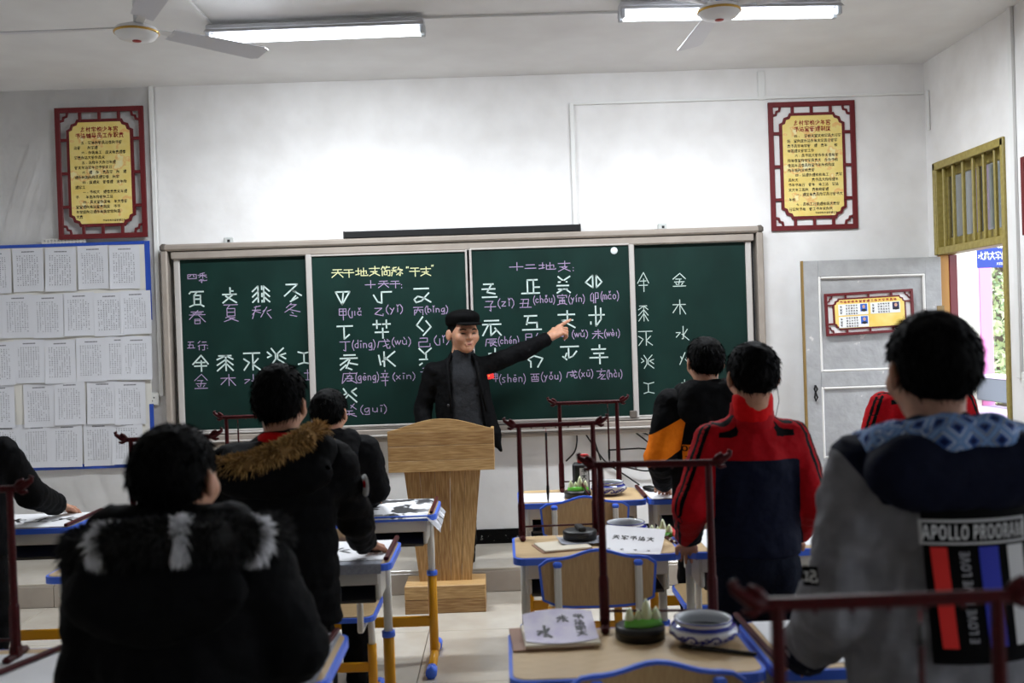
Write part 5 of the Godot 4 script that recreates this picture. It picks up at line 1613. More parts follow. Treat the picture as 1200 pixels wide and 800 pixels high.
func boy_brown_fur():
	var o := thing("person", "boy leaning on his desk in a black quilted coat with brown fur collar", "person", Vector3(-0.735, 0, -3.30))
	var d := standing({"h": 1.50, "yaw": -9.0, "shoulder": 1.185, "sw": 0.168, "rt": 0.172, "hem": 0.665, "ra": 0.078, "rb": 0.062, "rc": 0.048, "hand_out": 0.055,
		"elbow_r": Vector3(0.205, 0.965, -0.20), "wrist_r": Vector3(0.188, 0.825, -0.48), "elbow_l": Vector3(-0.22, 0.95, -0.12), "wrist_l": Vector3(-0.10, 0.83, -0.42),
		"hand_r": Vector3(0.30, -0.34, -0.9), "back_r": Vector3(0.1, 0.9, -0.3), "hand_cell_r": 0.004, "curl_r": [0.3, 0.38, 0.42, 0.46, 0.5]})
	make_body(o, d)
	add_hair(o, d.head, d.hb, d.s, 0.018)
	make_legs(o, d, K.black_cloth, K.black_cloth)
	var b := jacket_field(d, 0.012)
	var j := obj("coat", meshed([swell(b.net(), fold_noise(51, 0.006, 0.011, 0.088))], K.black_cloth), null, o)
	var hb := Blob.new(Vector3(-0.28, 1.0, -0.12), Vector3(0.28, 1.36, 0.28), 0.012)
	hb.ell(Vector3(-0.01, 1.17, 0.13), Vector3(0.20, 0.075, 0.06), 0.03)
	hb.cap(Vector3(-0.13, 1.21, 0.06), Vector3(0.14, 1.24, 0.06), 0.055, 0.055, 0.05)
	obj("hood", meshed([swell(hb.net(), fold_noise(53, 0.008))], K.black_cloth), null, j)
	var path := [Vector3(-0.225, 1.185, 0.04), Vector3(-0.17, 1.195, 0.12), Vector3(-0.06, 1.215, 0.165), Vector3(0.04, 1.25, 0.155), Vector3(0.11, 1.285, 0.10), Vector3(0.135, 1.30, 0.03)]
	var fu := obj("fur_trim", tb(path, 0.032, 10), K.brown_fur, j)
	obj("strands", hairs(fur_strands(path, 0.036, 3000, 0.024, 0.0045), K.brown_fur), null, fu).set_meta("kind", "stuff")
	obj("pale_strands", hairs(fur_strands(path, 0.037, 2600, 0.027, 0.004), K.pale_fur), null, fu).set_meta("kind", "stuff")
	var sb := Blob.new(d.neck - Vector3(0.14, 0.07, 0.14), d.neck + Vector3(0.14, 0.08, 0.14), 0.009)
	sb.cap(d.neck + Vector3(0, -0.03, 0.0), d.neck + Vector3(0, 0.012, 0.0), 0.078, 0.074, 0.02)
	sb.plane(d.neck + Vector3(0, 0.032, 0), Vector3(0, 1, -0.2))
	obj("neckerchief", meshed([swell(sb.net(), fold_noise(54, 0.005))], K.scarf), null, o)
	# round badge on the sleeve
	var sl: Vector3 = d.sh_r.lerp(d.elbow_r, 0.42)
	var bd := Shape.new(true)
	bd.xf = Transform3D(Basis(Vector3.FORWARD, -PI / 2) * Basis(Vector3.RIGHT, 0.45), sl + Vector3(0.082, 0.01, 0.036))
	bd.lathe([Vector2(0.0, 0.006), Vector2(0.036, 0.005), Vector2(0.038, 0.0)], Vector3.ZERO, 20)
	var bo := obj("sleeve_badge", bd, K.white, j)
	bo.set_meta("label", "round white badge with a red mark")
	var bm := Shape.new(true)
	bm.xf = bd.xf
	bm.lathe([Vector2(0.0, 0.008), Vector2(0.014, 0.0075), Vector2(0.015, 0.005)], Vector3(0.006, 0, 0.006), 5)
	obj("badge_mark", bm, K.scarf, bo)

func boy_front_black():
	var o := thing("person", "boy in a plain black coat standing in front of the brown fur collar boy", "person", Vector3(-0.795, 0, -4.57))
	var d := standing({"h": 1.365, "s": 0.95, "yaw": -12.0, "shoulder": 1.075, "sw": 0.155, "rt": 0.16, "hem": 0.62, "ra": 0.075, "rb": 0.068, "rc": 0.052,
		"elbow_r": Vector3(0.185, 0.90, -0.08), "wrist_r": Vector3(0.14, 0.82, -0.33), "elbow_l": Vector3(-0.22, 0.90, -0.05), "wrist_l": Vector3(-0.14, 0.82, -0.30)})
	make_body(o, d, 0.007)
	add_hair(o, d.head, d.hb, d.s)
	make_legs(o, d, K.black_cloth, K.black_cloth)
	var b := jacket_field(d, 0.013)
	var j := obj("coat", meshed([swell(b.net(), fold_noise(61, 0.007, 0.008, 0.10))], K.black_cloth), null, o)
	var hb := Blob.new(Vector3(-0.22, 0.92, -0.12), Vector3(0.22, 1.25, 0.24), 0.012)
	hb.cap(Vector3(-0.08, 1.13, 0.05), Vector3(0.09, 1.13, 0.05), 0.058, 0.058, 0.04)
	hb.ell(Vector3(0, 1.07, 0.1), Vector3(0.14, 0.08, 0.06), 0.05)
	obj("hood", meshed([swell(hb.net(), fold_noise(63, 0.007))], K.black_cloth), null, j)
	var sb := Blob.new(d.neck - Vector3(0.12, 0.05, 0.12), d.neck + Vector3(0.12, 0.08, 0.12), 0.01)
	sb.cap(d.neck, d.neck + Vector3(0, 0.025, 0.0), 0.066, 0.064, 0.02)
	sb.plane(d.neck + Vector3(0, 0.04, 0), Vector3(0, 1, -0.2))
	obj("neckerchief", meshed([sb.net()], K.scarf), null, o)

func boy_black_fur():
	var o := thing("person", "boy in a black coat whose hood has black fur with white tufts", "person", Vector3(-0.695, 0, -2.10))
	var d := standing({"h": 1.425, "s": 1.0, "yaw": -10.0, "shoulder": 1.15, "sw": 0.155, "rt": 0.185, "hem": 0.60, "ra": 0.078, "rb": 0.074, "rc": 0.06,
		"elbow_r": Vector3(0.225, 0.94, -0.04), "wrist_r": Vector3(0.18, 0.835, -0.34), "elbow_l": Vector3(-0.175, 0.92, 0.0), "wrist_l": Vector3(-0.16, 0.83, -0.30)})
	make_body(o, d)
	add_hair(o, d.head, d.hb, d.s)
	make_legs(o, d, K.black_cloth, K.black_cloth)
	var b := jacket_field(d, 0.012)
	var j := obj("coat", meshed([swell(b.net(), fold_noise(71, 0.007, 0.007, 0.11))], K.black_cloth), null, o)
	var hb := Blob.new(Vector3(-0.30, 0.88, -0.15), Vector3(0.30, 1.32, 0.30), 0.013)
	hb.ell(Vector3(0, 1.11, 0.14), Vector3(0.18, 0.10, 0.065), 0.04)
	hb.cap(Vector3(-0.11, 1.2, 0.04), Vector3(0.11, 1.2, 0.04), 0.07, 0.07, 0.05)
	obj("hood", meshed([swell(hb.net(), fold_noise(73, 0.008))], K.black_cloth), null, j)
	var path := [Vector3(-0.17, 1.18, -0.03), Vector3(-0.18, 1.185, 0.06), Vector3(-0.125, 1.205, 0.13), Vector3(-0.05, 1.22, 0.168), Vector3(0.05, 1.225, 0.175), Vector3(0.14, 1.22, 0.15), Vector3(0.195, 1.20, 0.08), Vector3(0.20, 1.19, -0.03)]
	var tuft := func(p: Vector3) -> bool: return absf(p.x + 0.085) < 0.011 or absf(p.x - 0.065) < 0.013 or absf(p.x - 0.188) < 0.007
	var dark := func(p: Vector3) -> bool: return not (absf(p.x + 0.085) < 0.010 or absf(p.x - 0.065) < 0.012 or absf(p.x - 0.188) < 0.006)
	var fu := obj("fur_trim", tb(path, 0.030, 10), K.black_fur, j)
	obj("strands", hairs(fur_strands(path, 0.036, 6000, 0.032, 0.004, dark), K.black_fur), null, fu).set_meta("kind", "stuff")
	var wt := obj("white_tufts", hairs(fur_strands(path, 0.036, 22000, 0.028, 0.005, tuft), K.white_fur), null, fu)
	wt.set_meta("kind", "stuff")
	wt.set_meta("label", "white tufts in the black fur")
	var pr := obj("back_print", back_patch(b, 0.02, 0.14, 0.855, 0.905, 0.012, mat(Color(0.10, 0.14, 0.42), 0.7)), null, j)
	obj("print_mark", back_patch(b, 0.04, 0.085, 0.862, 0.895, 0.0145, mat(Color(0.55, 0.60, 0.12), 0.7), 0.0, 3, 3), null, pr)

func boy_edge():
	var o := thing("person", "person in a dark coat reaching onto the desk below the pinned sheets", "person", Vector3(-2.385, 0, -4.45))
	var d := standing({"h": 1.46, "shoulder": 1.14, "sw": 0.155, "rt": 0.16, "hem": 0.68, "ra": 0.072, "rb": 0.066, "rc": 0.052, "hand_cell_r": 0.005,
		"elbow_r": Vector3(0.185, 0.925, -0.20), "wrist_r": Vector3(0.165, 0.825, -0.49), "elbow_l": Vector3(-0.22, 0.93, -0.05), "wrist_l": Vector3(-0.14, 0.83, -0.30),
		"hand_r": Vector3(0.35, -0.35, -0.85), "back_r": Vector3(0.0, 1.0, -0.3), "curl_r": [0.2, 0.3, 0.35, 0.4, 0.45]})
	make_body(o, d, 0.008)
	add_hair(o, d.head, d.hb, d.s, 0.0, 0.009)
	make_legs(o, d, K.black_cloth, K.black_cloth)
	var b := jacket_field(d, 0.013)
	var j := obj("coat", meshed([swell(b.net(), fold_noise(81, 0.007))], K.black_cloth), null, o)
	obj("piping", tb([Vector3(0.09, 1.225, 0.03), Vector3(0.15, 1.205, 0.015), Vector3(0.195, 1.165, 0.0)], 0.004, 6), K.white, j)

func teacher():
	# stands on the platform facing the class, one arm out to the board; local -z is his front
	var o := thing("person", "teacher in a black cap and dark jacket pointing at the chalkboard", "person", Vector3(-0.262, 0.148, -6.47), PI)
	var d := standing({"h": 1.60, "s": 1.2, "head": Vector3(-0.022, 1.462, -0.03), "yaw": 21.0, "leg_x": 0.085, "nod": 0.0, "shoulder": 1.235, "rt": 0.168, "ra": 0.062, "rb": 0.056, "rc": 0.046, "hem": 0.735,
		"sh_l": Vector3(-0.175, 1.245, 0.0), "sh_r": Vector3(0.185, 1.215, 0.0),
		"elbow_l": Vector3(-0.40, 1.325, 0.03), "wrist_l": Vector3(-0.552, 1.395, 0.05), "elbow_r": Vector3(0.262, 0.97, 0.03), "wrist_r": Vector3(0.24, 0.76, -0.10),
		"hand_l": Vector3(-0.85, 0.50, 0.02), "back_l": Vector3(0.35, 0.62, -0.70), "hand_size": 1.2, "hand_cell_l": 0.0035, "curl_l": [0.75, 0.03, 1.0, 1.1, 1.15]})
	d.neck = Vector3(-0.01, 1.305, 0.0)
	make_body(o, d, 0.0042)
	make_legs(o, d, K.black_cloth, K.black_cloth)
	# sweater with a high neck
	var sb := Blob.new(Vector3(-0.25, 0.70, -0.2), Vector3(0.25, 1.44, 0.2), 0.011)
	sb.cap(Vector3(0, 0.72, 0), Vector3(0, 1.12, 0), 0.152, 0.152, 0.03, 1.36)
	sb.cap(Vector3(-0.10, 1.19, 0), Vector3(0.10, 1.19, 0), 0.062, 0.062, 0.06)
	sb.cap(Vector3(-0.005, 1.18, 0), Vector3(-0.016, 1.335, -0.01), 0.10, 0.070, 0.05)
	sb.plane(Vector3(0, 1.352, 0), Vector3(0, 1, 0.12))
	obj("sweater", meshed([swell(sb.net(), fold_noise(91, 0.006))], K.knit), null, o)
	# jacket hanging open
	var b := jacket_field(d, 0.011)
	b.cap(Vector3(-0.10, 1.1, 0.0), Vector3(-0.19, 0.80, -0.02), 0.07, 0.05, 0.04)
	b.cap(Vector3(-0.19, 0.80, -0.02), Vector3(-0.238, 0.69, -0.03), 0.05, 0.012, 0.03)
	var m := swell(b.net(), fold_noise(93, 0.007))
	var open := func(q: Vector3, n: Vector3) -> float:
		if n.z > 0.25 or q.z > -0.02:
			return 0.1
		var t := clampf((1.32 - q.y) / 0.58, 0.0, 1.0)
		var lo := -0.055 - 0.105 * pow(t, 0.6)
		var hi := 0.055 + 0.005 * t
		return maxf(lo - q.x, q.x - hi)
	var p := split(m, open)
	var j := obj("jacket", meshed([p[0]], K.black_cloth), null, o)
	var pin := obj("flag_badge", bx(Vector3.ZERO, Vector3(0.044, 0.032, 0.004), 0.001), mat(Color(0.86, 0.08, 0.07), 0.4), j)
	pin.position = Vector3(-0.19, 1.175, -0.128)
	pin.rotation = Vector3(0.1, 0.35, -0.15)
	var star := Shape.new()
	star.box(Vector3(0.012, 0.006, -0.0026), Vector3(0.009, 0.008, 0.001))
	obj("badge_star", star, mat(Color(0.95, 0.70, 0.15), 0.4), pin)
	for y in [0.86, 1.0]:
		var bt := Shape.new(true)
		bt.xf = Transform3D(Basis(Vector3.RIGHT, -PI / 2), Vector3(0.085, y, -0.128))
		bt.lathe([Vector2(0, 0.004), Vector2(0.008, 0.003), Vector2(0.009, 0)], Vector3.ZERO, 12)
		obj("button", bt, mat(Color(0.12, 0.12, 0.13), 0.3), j)
	# lapels
	for e in [[[Vector3(0.062, 1.315, -0.045), Vector3(0.085, 1.27, -0.088), Vector3(0.078, 1.12, -0.125), Vector3(0.066, 0.95, -0.128)], 0.011], [[Vector3(-0.068, 1.315, -0.045), Vector3(-0.098, 1.27, -0.085), Vector3(-0.125, 1.12, -0.112), Vector3(-0.155, 0.95, -0.098)], 0.011]]:
		obj("lapel", tb(e[0], [0.012, 0.014, 0.011, 0.006], 8), K.black_cloth, j)
	var cl := Blob.new(Vector3(-0.14, 1.22, -0.12), Vector3(0.14, 1.38, 0.14), 0.009)
	cl.cap(Vector3(-0.07, 1.30, -0.02), Vector3(-0.055, 1.315, 0.05), 0.022, 0.024, 0.02)
	cl.cap(Vector3(-0.055, 1.315, 0.05), Vector3(0.05, 1.315, 0.05), 0.024, 0.024, 0.02)
	cl.cap(Vector3(0.05, 1.315, 0.05), Vector3(0.065, 1.30, -0.02), 0.024, 0.022, 0.02)
	obj("jacket_collar", meshed([cl.net()], K.black_cloth), null, j)
	# hair, cap, eyes, brows, lips
	var s: float = d.s
	var hc: Vector3 = d.head
	var hb: Basis = d.hb
	var at := func(x: float, y: float, z: float) -> Vector3: return hc + hb * (Vector3(x, y, z) * s)
	var hr := Blob.new(hc - Vector3.ONE * 0.14, hc + Vector3.ONE * 0.14, 0.006)
	hr.ell(at.call(0, 0.02, 0.016), Vector3(0.0775, 0.08, 0.094) * s, 0.01, hb)
	hr.ell(at.call(0, -0.03, -0.10), Vector3(0.09, 0.085, 0.085) * s, 0.01, hb, true)
	for e in [-1.0, 1.0]:
		hr.ell(at.call(e * 0.088, -0.025, 0.006), Vector3(0.022, 0.045, 0.026) * s, 0.006, hb, true)
	hr.plane(at.call(0, -0.055, 0), hb * Vector3(0, -1, 0))
	obj("hair", meshed([hr.net()], K.hair), null, o)
	var cb := Blob.new(hc - Vector3(0.16, 0.04, 0.20), hc + Vector3(0.16, 0.20, 0.16), 0.0055)
	var tilt := hb * Basis(Vector3.RIGHT, 0.06)
	cb.ell(at.call(0, 0.050, 0.010), Vector3(0.086, 0.040, 0.100) * s, 0.012, tilt)
	cb.ell(at.call(0, 0.077, 0.006), Vector3(0.091, 0.046, 0.107) * s, 0.03, tilt)
	cb.plane(at.call(0, 0.038, 0), tilt * Vector3(0, -1, 0))
	var cap := obj("cap", meshed([cb.net()], K.stripe), null, o)
	var vb := Blob.new(hc - Vector3(0.2, 0.1, 0.24), hc + Vector3(0.2, 0.14, 0.1), 0.005)
	vb.ell(at.call(0, 0.044, -0.102), Vector3(0.074, 0.0085, 0.046) * s, 0.004, hb * Basis(Vector3.RIGHT, -0.12))
	obj("visor", meshed([vb.net()], K.stripe), null, cap)
	var dark := mat(Color(0.03, 0.022, 0.02), 0.3)
	for e in [-1.0, 1.0]:
		var ey := Shape.new(true)
		ey.tube([at.call(e * 0.020, -0.009, -0.0865), at.call(e * 0.031, -0.0065, -0.0850), at.call(e * 0.043, -0.009, -0.0775)], [0.0018, 0.0044, 0.0018], 8)
		obj("eye", ey, dark, o)
		obj("eyebrow", tb([at.call(e * 0.016, 0.011, -0.0955), at.call(e * 0.032, 0.0155, -0.0915), at.call(e * 0.047, 0.011, -0.0815)], [0.003, 0.0042, 0.0022], 8), K.hair, o)
	obj("lips", tb([at.call(-0.022, -0.0655, -0.0895), at.call(0, -0.064, -0.0955), at.call(0.022, -0.0655, -0.0895)], [0.002, 0.0052, 0.002], 8), mat(Color(0.50, 0.26, 0.23), 0.5), o)
# ---------------------------------------------------------------- shapes
class Shape:
	var st := SurfaceTool.new()
	var xf := Transform3D.IDENTITY
	var mid := Vector3.ZERO
	func _init(smooth := false):
		st.begin(Mesh.PRIMITIVE_TRIANGLES)
		st.set_smooth_group(0 if smooth else 0xFFFFFFFF)
	func soft(on: bool):
		st.set_smooth_group(0 if on else 0xFFFFFFFF)
	func tri(a: Vector3, b: Vector3, c: Vector3, out: Vector3):
		if (a - c).cross(a - b).dot(out) < 0.0:
			var t := b
			b = c
			c = t
		st.add_vertex(xf * a)
		st.add_vertex(xf * b)
		st.add_vertex(xf * c)
	func quad(a: Vector3, b: Vector3, c: Vector3, d: Vector3, out: Vector3):
		tri(a, b, c, out)
		tri(a, c, d, out)
	# a box with chamfered edges
	func box(c: Vector3, s: Vector3, b := 0.0):
		var h := s / 2.0
		b = minf(b, minf(h.x, minf(h.y, h.z)) * 0.9)
		if b <= 0.0:
			for ax in 3:
				for sg in [-1.0, 1.0]:
					var n := Vector3.ZERO
					n[ax] = sg
					var u := Vector3.ZERO
					u[(ax + 1) % 3] = h[(ax + 1) % 3]
					var v := Vector3.ZERO
					v[(ax + 2) % 3] = h[(ax + 2) % 3]
					var m := c + n * h[ax]
					quad(m - u - v, m + u - v, m + u + v, m - u + v, n)
			return
		var pt := func(sg: Vector3, ax: int) -> Vector3:
			var p := Vector3(sg.x * (h.x - b), sg.y * (h.y - b), sg.z * (h.z - b))
			p[ax] = sg[ax] * h[ax]
			return c + p
		for ax in 3:
			var bx := (ax + 1) % 3
			var cx := (ax + 2) % 3
			for sg in [-1.0, 1.0]:
				var q := []
				for w in [[-1.0, -1.0], [1.0, -1.0], [1.0, 1.0], [-1.0, 1.0]]:
					var s3 := Vector3.ZERO
					s3[ax] = sg
					s3[bx] = w[0]
					s3[cx] = w[1]
					q.append(pt.call(s3, ax))
				var n := Vector3.ZERO
				n[ax] = sg
				quad(q[0], q[1], q[2], q[3], n)
				for sb in [-1.0, 1.0]:
					var s0 := Vector3.ZERO
					s0[ax] = sg
					s0[bx] = sb
					s0[cx] = -1.0
					var s1 := s0
					s1[cx] = 1.0
					var n2 := n
					n2[bx] = sb
					quad(pt.call(s0, ax), pt.call(s1, ax), pt.call(s1, bx), pt.call(s0, bx), n2)
		for sx in [-1.0, 1.0]:
			for sy in [-1.0, 1.0]:
				for sz in [-1.0, 1.0]:
					var s3 := Vector3(sx, sy, sz)
					tri(pt.call(s3, 0), pt.call(s3, 1), pt.call(s3, 2), s3)
	# a round bar along a row of points; r is one radius or one for each point
	func tube(pts: Array, r, sides := 10, caps := true):
		var rings := []
		var up := Vector3.UP
		var n := pts.size()
		for i in n:
			var t: Vector3 = (pts[mini(i + 1, n - 1)] - pts[maxi(i - 1, 0)]).normalized()
			if i == 0 and absf(t.dot(up)) > 0.95:
				up = Vector3.RIGHT
			var u := (up - t * up.dot(t)).normalized()
			up = u
			var v := t.cross(u)
			var rr: float = r[i] if r is Array else r
			var ring := PackedVector3Array()
			for k in sides:
				var a := TAU * k / sides
				ring.append(pts[i] + (u * cos(a) + v * sin(a)) * rr)
			rings.append(ring)
		for i in n - 1:
			for k in sides:
				var k2 := (k + 1) % sides
				var o: Vector3 = rings[i][k] + rings[i + 1][k2] - pts[i] - pts[i + 1]
				quad(rings[i][k], rings[i][k2], rings[i + 1][k2], rings[i + 1][k], o)
		if caps:
			for e in [0, n - 1]:
				var o2: Vector3 = pts[e] - pts[1 if e == 0 else n - 2]
				for k in range(1, sides - 1):
					tri(rings[e][0], rings[e][k], rings[e][k + 1], o2)
	# a turned shape: profile of (radius, height) points about the y axis
	func lathe(prof: Array, at: Vector3, segs := 24):
		for i in prof.size() - 1:
			var a: Vector2 = prof[i]
			var b: Vector2 = prof[i + 1]
			var d := b - a
			for k in segs:
				var t0 := TAU * k / segs
				var t1 := TAU * (k + 1) / segs
				var c0 := Vector3(cos(t0), 0, sin(t0))
				var c1 := Vector3(cos(t1), 0, sin(t1))
				var out := (c0 + c1) * d.y * 0.5 + Vector3(0, -d.x, 0)
				var y0 := Vector3(0, a.y, 0) + at
				var y1 := Vector3(0, b.y, 0) + at
				if a.x > 0.0:
					tri(y0 + c0 * a.x, y0 + c1 * a.x, y1 + c1 * b.x, out)
				if b.x > 0.0:
					tri(y0 + c0 * a.x, y1 + c1 * b.x, y1 + c0 * b.x, out)
	# a flat outline (x, y) given thickness from z0 to z1
	func prism(poly: PackedVector2Array, z0: float, z1: float):
		var ids := Geometry2D.triangulate_polygon(poly)
		for i in range(0, ids.size(), 3):
			for e in [[z0, -1.0], [z1, 1.0]]:
				var z: float = e[0]
				tri(Vector3(poly[ids[i]].x, poly[ids[i]].y, z), Vector3(poly[ids[i + 1]].x, poly[ids[i + 1]].y, z), Vector3(poly[ids[i + 2]].x, poly[ids[i + 2]].y, z), Vector3(0, 0, e[1] * signf(z1 - z0)))
		var turn := -1.0 if Geometry2D.is_polygon_clockwise(poly) else 1.0
		for i in poly.size():
			var a := poly[i]
			var b := poly[(i + 1) % poly.size()]
			var o := Vector3(b.y - a.y, a.x - b.x, 0) * turn
			quad(Vector3(a.x, a.y, z0), Vector3(b.x, b.y, z0), Vector3(b.x, b.y, z1), Vector3(a.x, a.y, z1), o)
	# one pen line in the plane z, drawn as joined flat strips
	func line(pts: PackedVector2Array, w: float, z: float):
		for i in pts.size() - 1:
			var a := pts[i]
			var b := pts[i + 1]
			var d := (b - a).normalized() * w * 0.5
			var s := Vector2(-d.y, d.x)
			a -= d * 0.6
			b += d * 0.6
			quad(Vector3(a.x + s.x, a.y + s.y, z), Vector3(b.x + s.x, b.y + s.y, z), Vector3(b.x - s.x, b.y - s.y, z), Vector3(a.x - s.x, a.y - s.y, z), Vector3(0, 0, 1))
	func commit(m: Material) -> ArrayMesh:
		st.generate_normals()
		var am := st.commit()
		if am.get_surface_count():
			am.surface_set_material(0, m)
		return am

# ---------------------------------------------------------------- rounded bodies: a distance field meshed as surface nets
class Blob:
	var o: Vector3
	var nx: int
	var ny: int
	var nz: int
	var c: float
	var f := PackedFloat32Array()
	func _init(lo: Vector3, hi: Vector3, cell: float):
		o = lo
		c = cell
		nx = int(ceil((hi.x - lo.x) / cell)) + 1
		ny = int(ceil((hi.y - lo.y) / cell)) + 1
		nz = int(ceil((hi.z - lo.z) / cell)) + 1
		f.resize(nx * ny * nz)
		f.fill(1.0)
	func span(lo: Vector3, hi: Vector3) -> Array:
		return [clampi(int((lo.x - o.x) / c), 0, nx - 1), clampi(int((hi.x - o.x) / c) + 1, 0, nx - 1), clampi(int((lo.y - o.y) / c), 0, ny - 1),
			clampi(int((hi.y - o.y) / c) + 1, 0, ny - 1), clampi(int((lo.z - o.z) / c), 0, nz - 1), clampi(int((hi.z - o.z) / c) + 1, 0, nz - 1)]
	# a tapered capsule, flattened front to back by zs
	func cap(a: Vector3, b: Vector3, ra: float, rb: float, k := 0.03, zs := 1.0):
		var m := maxf(ra, rb) + k + c * 2.5
		var s := span(Vector3(minf(a.x, b.x), minf(a.y, b.y), minf(a.z, b.z)) - Vector3.ONE * m, Vector3(maxf(a.x, b.x), maxf(a.y, b.y), maxf(a.z, b.z)) + Vector3.ONE * m)
		var ex := b.x - a.x
		var ey := b.y - a.y
		var ez := (b.z - a.z) * zs
		var l2 := maxf(ex * ex + ey * ey + ez * ez, 1e-9)
		var ik := 1.0 / k
		for z in range(s[4], s[5] + 1):
			var pz := (o.z + z * c - a.z) * zs
			for y in range(s[2], s[3] + 1):
				var py := o.y + y * c - a.y
				var at := (z * ny + y) * nx
				for x in range(s[0], s[1] + 1):
					var px := o.x + x * c - a.x
					var t := clampf((px * ex + py * ey + pz * ez) / l2, 0.0, 1.0)
					var qx := px - ex * t
					var qy := py - ey * t
					var qz := pz - ez * t
					var d := sqrt(qx * qx + qy * qy + qz * qz) - ra - (rb - ra) * t
					var g := f[at + x]
					var h := k - absf(d - g)
					f[at + x] = minf(d, g) - (h * h * 0.25 * ik if h > 0.0 else 0.0)
	# an ellipsoid with its own axes; cut = true takes it away instead
	func ell(e: Vector3, r: Vector3, k := 0.02, bs := Basis.IDENTITY, cut := false):
		var m := maxf(r.x, maxf(r.y, r.z)) + k + c * 2.5
		var s := span(e - Vector3.ONE * m, e + Vector3.ONE * m)
		var inv := bs.inverse()
		var ir := Vector3(1.0 / r.x, 1.0 / r.y, 1.0 / r.z)
		var ir2 := ir * ir
		for z in range(s[4], s[5] + 1):
			for y in range(s[2], s[3] + 1):
				var at := (z * ny + y) * nx
				for x in range(s[0], s[1] + 1):
					var q := inv * (Vector3(o.x + x * c, o.y + y * c, o.z + z * c) - e)
					var k0 := (q * ir).length()
					var k1 := (q * ir2).length()
					var d := (k0 * (k0 - 1.0) / k1) if k1 > 1e-6 else -minf(r.x, minf(r.y, r.z))
					var g := f[at + x]
					if cut:
						d = -d
						var h2 := maxf(k - absf(d - g), 0.0)
						f[at + x] = maxf(d, g) + h2 * h2 * 0.25 / k
					else:
						var h := maxf(k - absf(d - g), 0.0)
						f[at + x] = minf(d, g) - h * h * 0.25 / k
	# keeps only what lies on the side of the plane that n points away from
	func plane(p: Vector3, n: Vector3):
		n = n.normalized()
		var i := 0
		for z in nz:
			for y in ny:
				for x in nx:
					if f[i] < 0.3:
						f[i] = maxf(f[i], n.dot(Vector3(o.x + x * c, o.y + y * c, o.z + z * c) - p))
					i += 1
	# {v: points, i: corners of triangles}
	func net() -> Dictionary:
		var v := PackedVector3Array()
		var idx := PackedInt32Array()
		var ids := PackedInt32Array()
		ids.resize(nx * ny * nz)
		ids.fill(-1)
		var sy := nx
		var sz := nx * ny
		var far := c * 1.8
		for z in nz - 1:
			for y in ny - 1:
				var at := z * sz + y * sy
				for x in nx - 1:
					var i := at + x
					var g := f[i]
					if g > far or g < -far:
						continue
					var e := [g, f[i + 1], f[i + sy], f[i + sy + 1], f[i + sz], f[i + sz + 1], f[i + sz + sy], f[i + sz + sy + 1]]
					var neg := 0
					for w in 8:
						if e[w] < 0.0:
							neg += 1
					if neg == 0 or neg == 8:
						continue
					var sum := Vector3.ZERO
					var n := 0
					for w in [[0, 1], [2, 3], [4, 5], [6, 7], [0, 2], [1, 3], [4, 6], [5, 7], [0, 4], [1, 5], [2, 6], [3, 7]]:
						var p: int = w[0]
						var q: int = w[1]
						var ep: float = e[p]
						var eq: float = e[q]
						if (ep < 0.0) != (eq < 0.0):
							var t := ep / (ep - eq)
							sum += Vector3((p & 1) + ((q & 1) - (p & 1)) * t, ((p >> 1) & 1) + (((q >> 1) & 1) - ((p >> 1) & 1)) * t, (p >> 2) + ((q >> 2) - (p >> 2)) * t)
							n += 1
					ids[i] = v.size()
					v.append(o + (Vector3(x, y, z) + sum / n) * c)
		for z in range(1, nz - 1):
			for y in range(1, ny - 1):
				var at := z * sz + y * sy
				for x in range(1, nx - 1):
					var i := at + x
					if ids[i] < 0:
						continue
					var g := f[i] < 0.0
					for w in 3:
						var step: int = [1, sy, sz][w]
						if (f[i + step] < 0.0) == g:
							continue
						var s1: int = [sy, sz, 1][w]
						var s2: int = [sz, 1, sy][w]
						var a := ids[i]
						var b := ids[i - s1]
						var d := ids[i - s1 - s2]
						var h := ids[i - s2]
						if a < 0 or b < 0 or d < 0 or h < 0:
							continue
						if g:
							idx.append_array([a, d, b, a, h, d])
						else:
							idx.append_array([a, b, d, a, d, h])
		return {"v": v, "i": idx}

func normals_of(m: Dictionary) -> PackedVector3Array:
	var v: PackedVector3Array = m.v
	var ix: PackedInt32Array = m.i
	var n := PackedVector3Array()
	n.resize(v.size())
	for k in range(0, ix.size(), 3):
		var w := (v[ix[k]] - v[ix[k + 2]]).cross(v[ix[k]] - v[ix[k + 1]])
		n[ix[k]] += w
		n[ix[k + 1]] += w
		n[ix[k + 2]] += w
	for k in n.size():
		n[k] = n[k].normalized()
	return n

# pushes every point of a mesh out along its normal by how(point, normal)
func swell(m: Dictionary, how: Callable) -> Dictionary:
	var n := normals_of(m)
	var v: PackedVector3Array = m.v
	for k in v.size():
		v[k] += n[k] * how.call(v[k], n[k])
	m.v = v
	return m

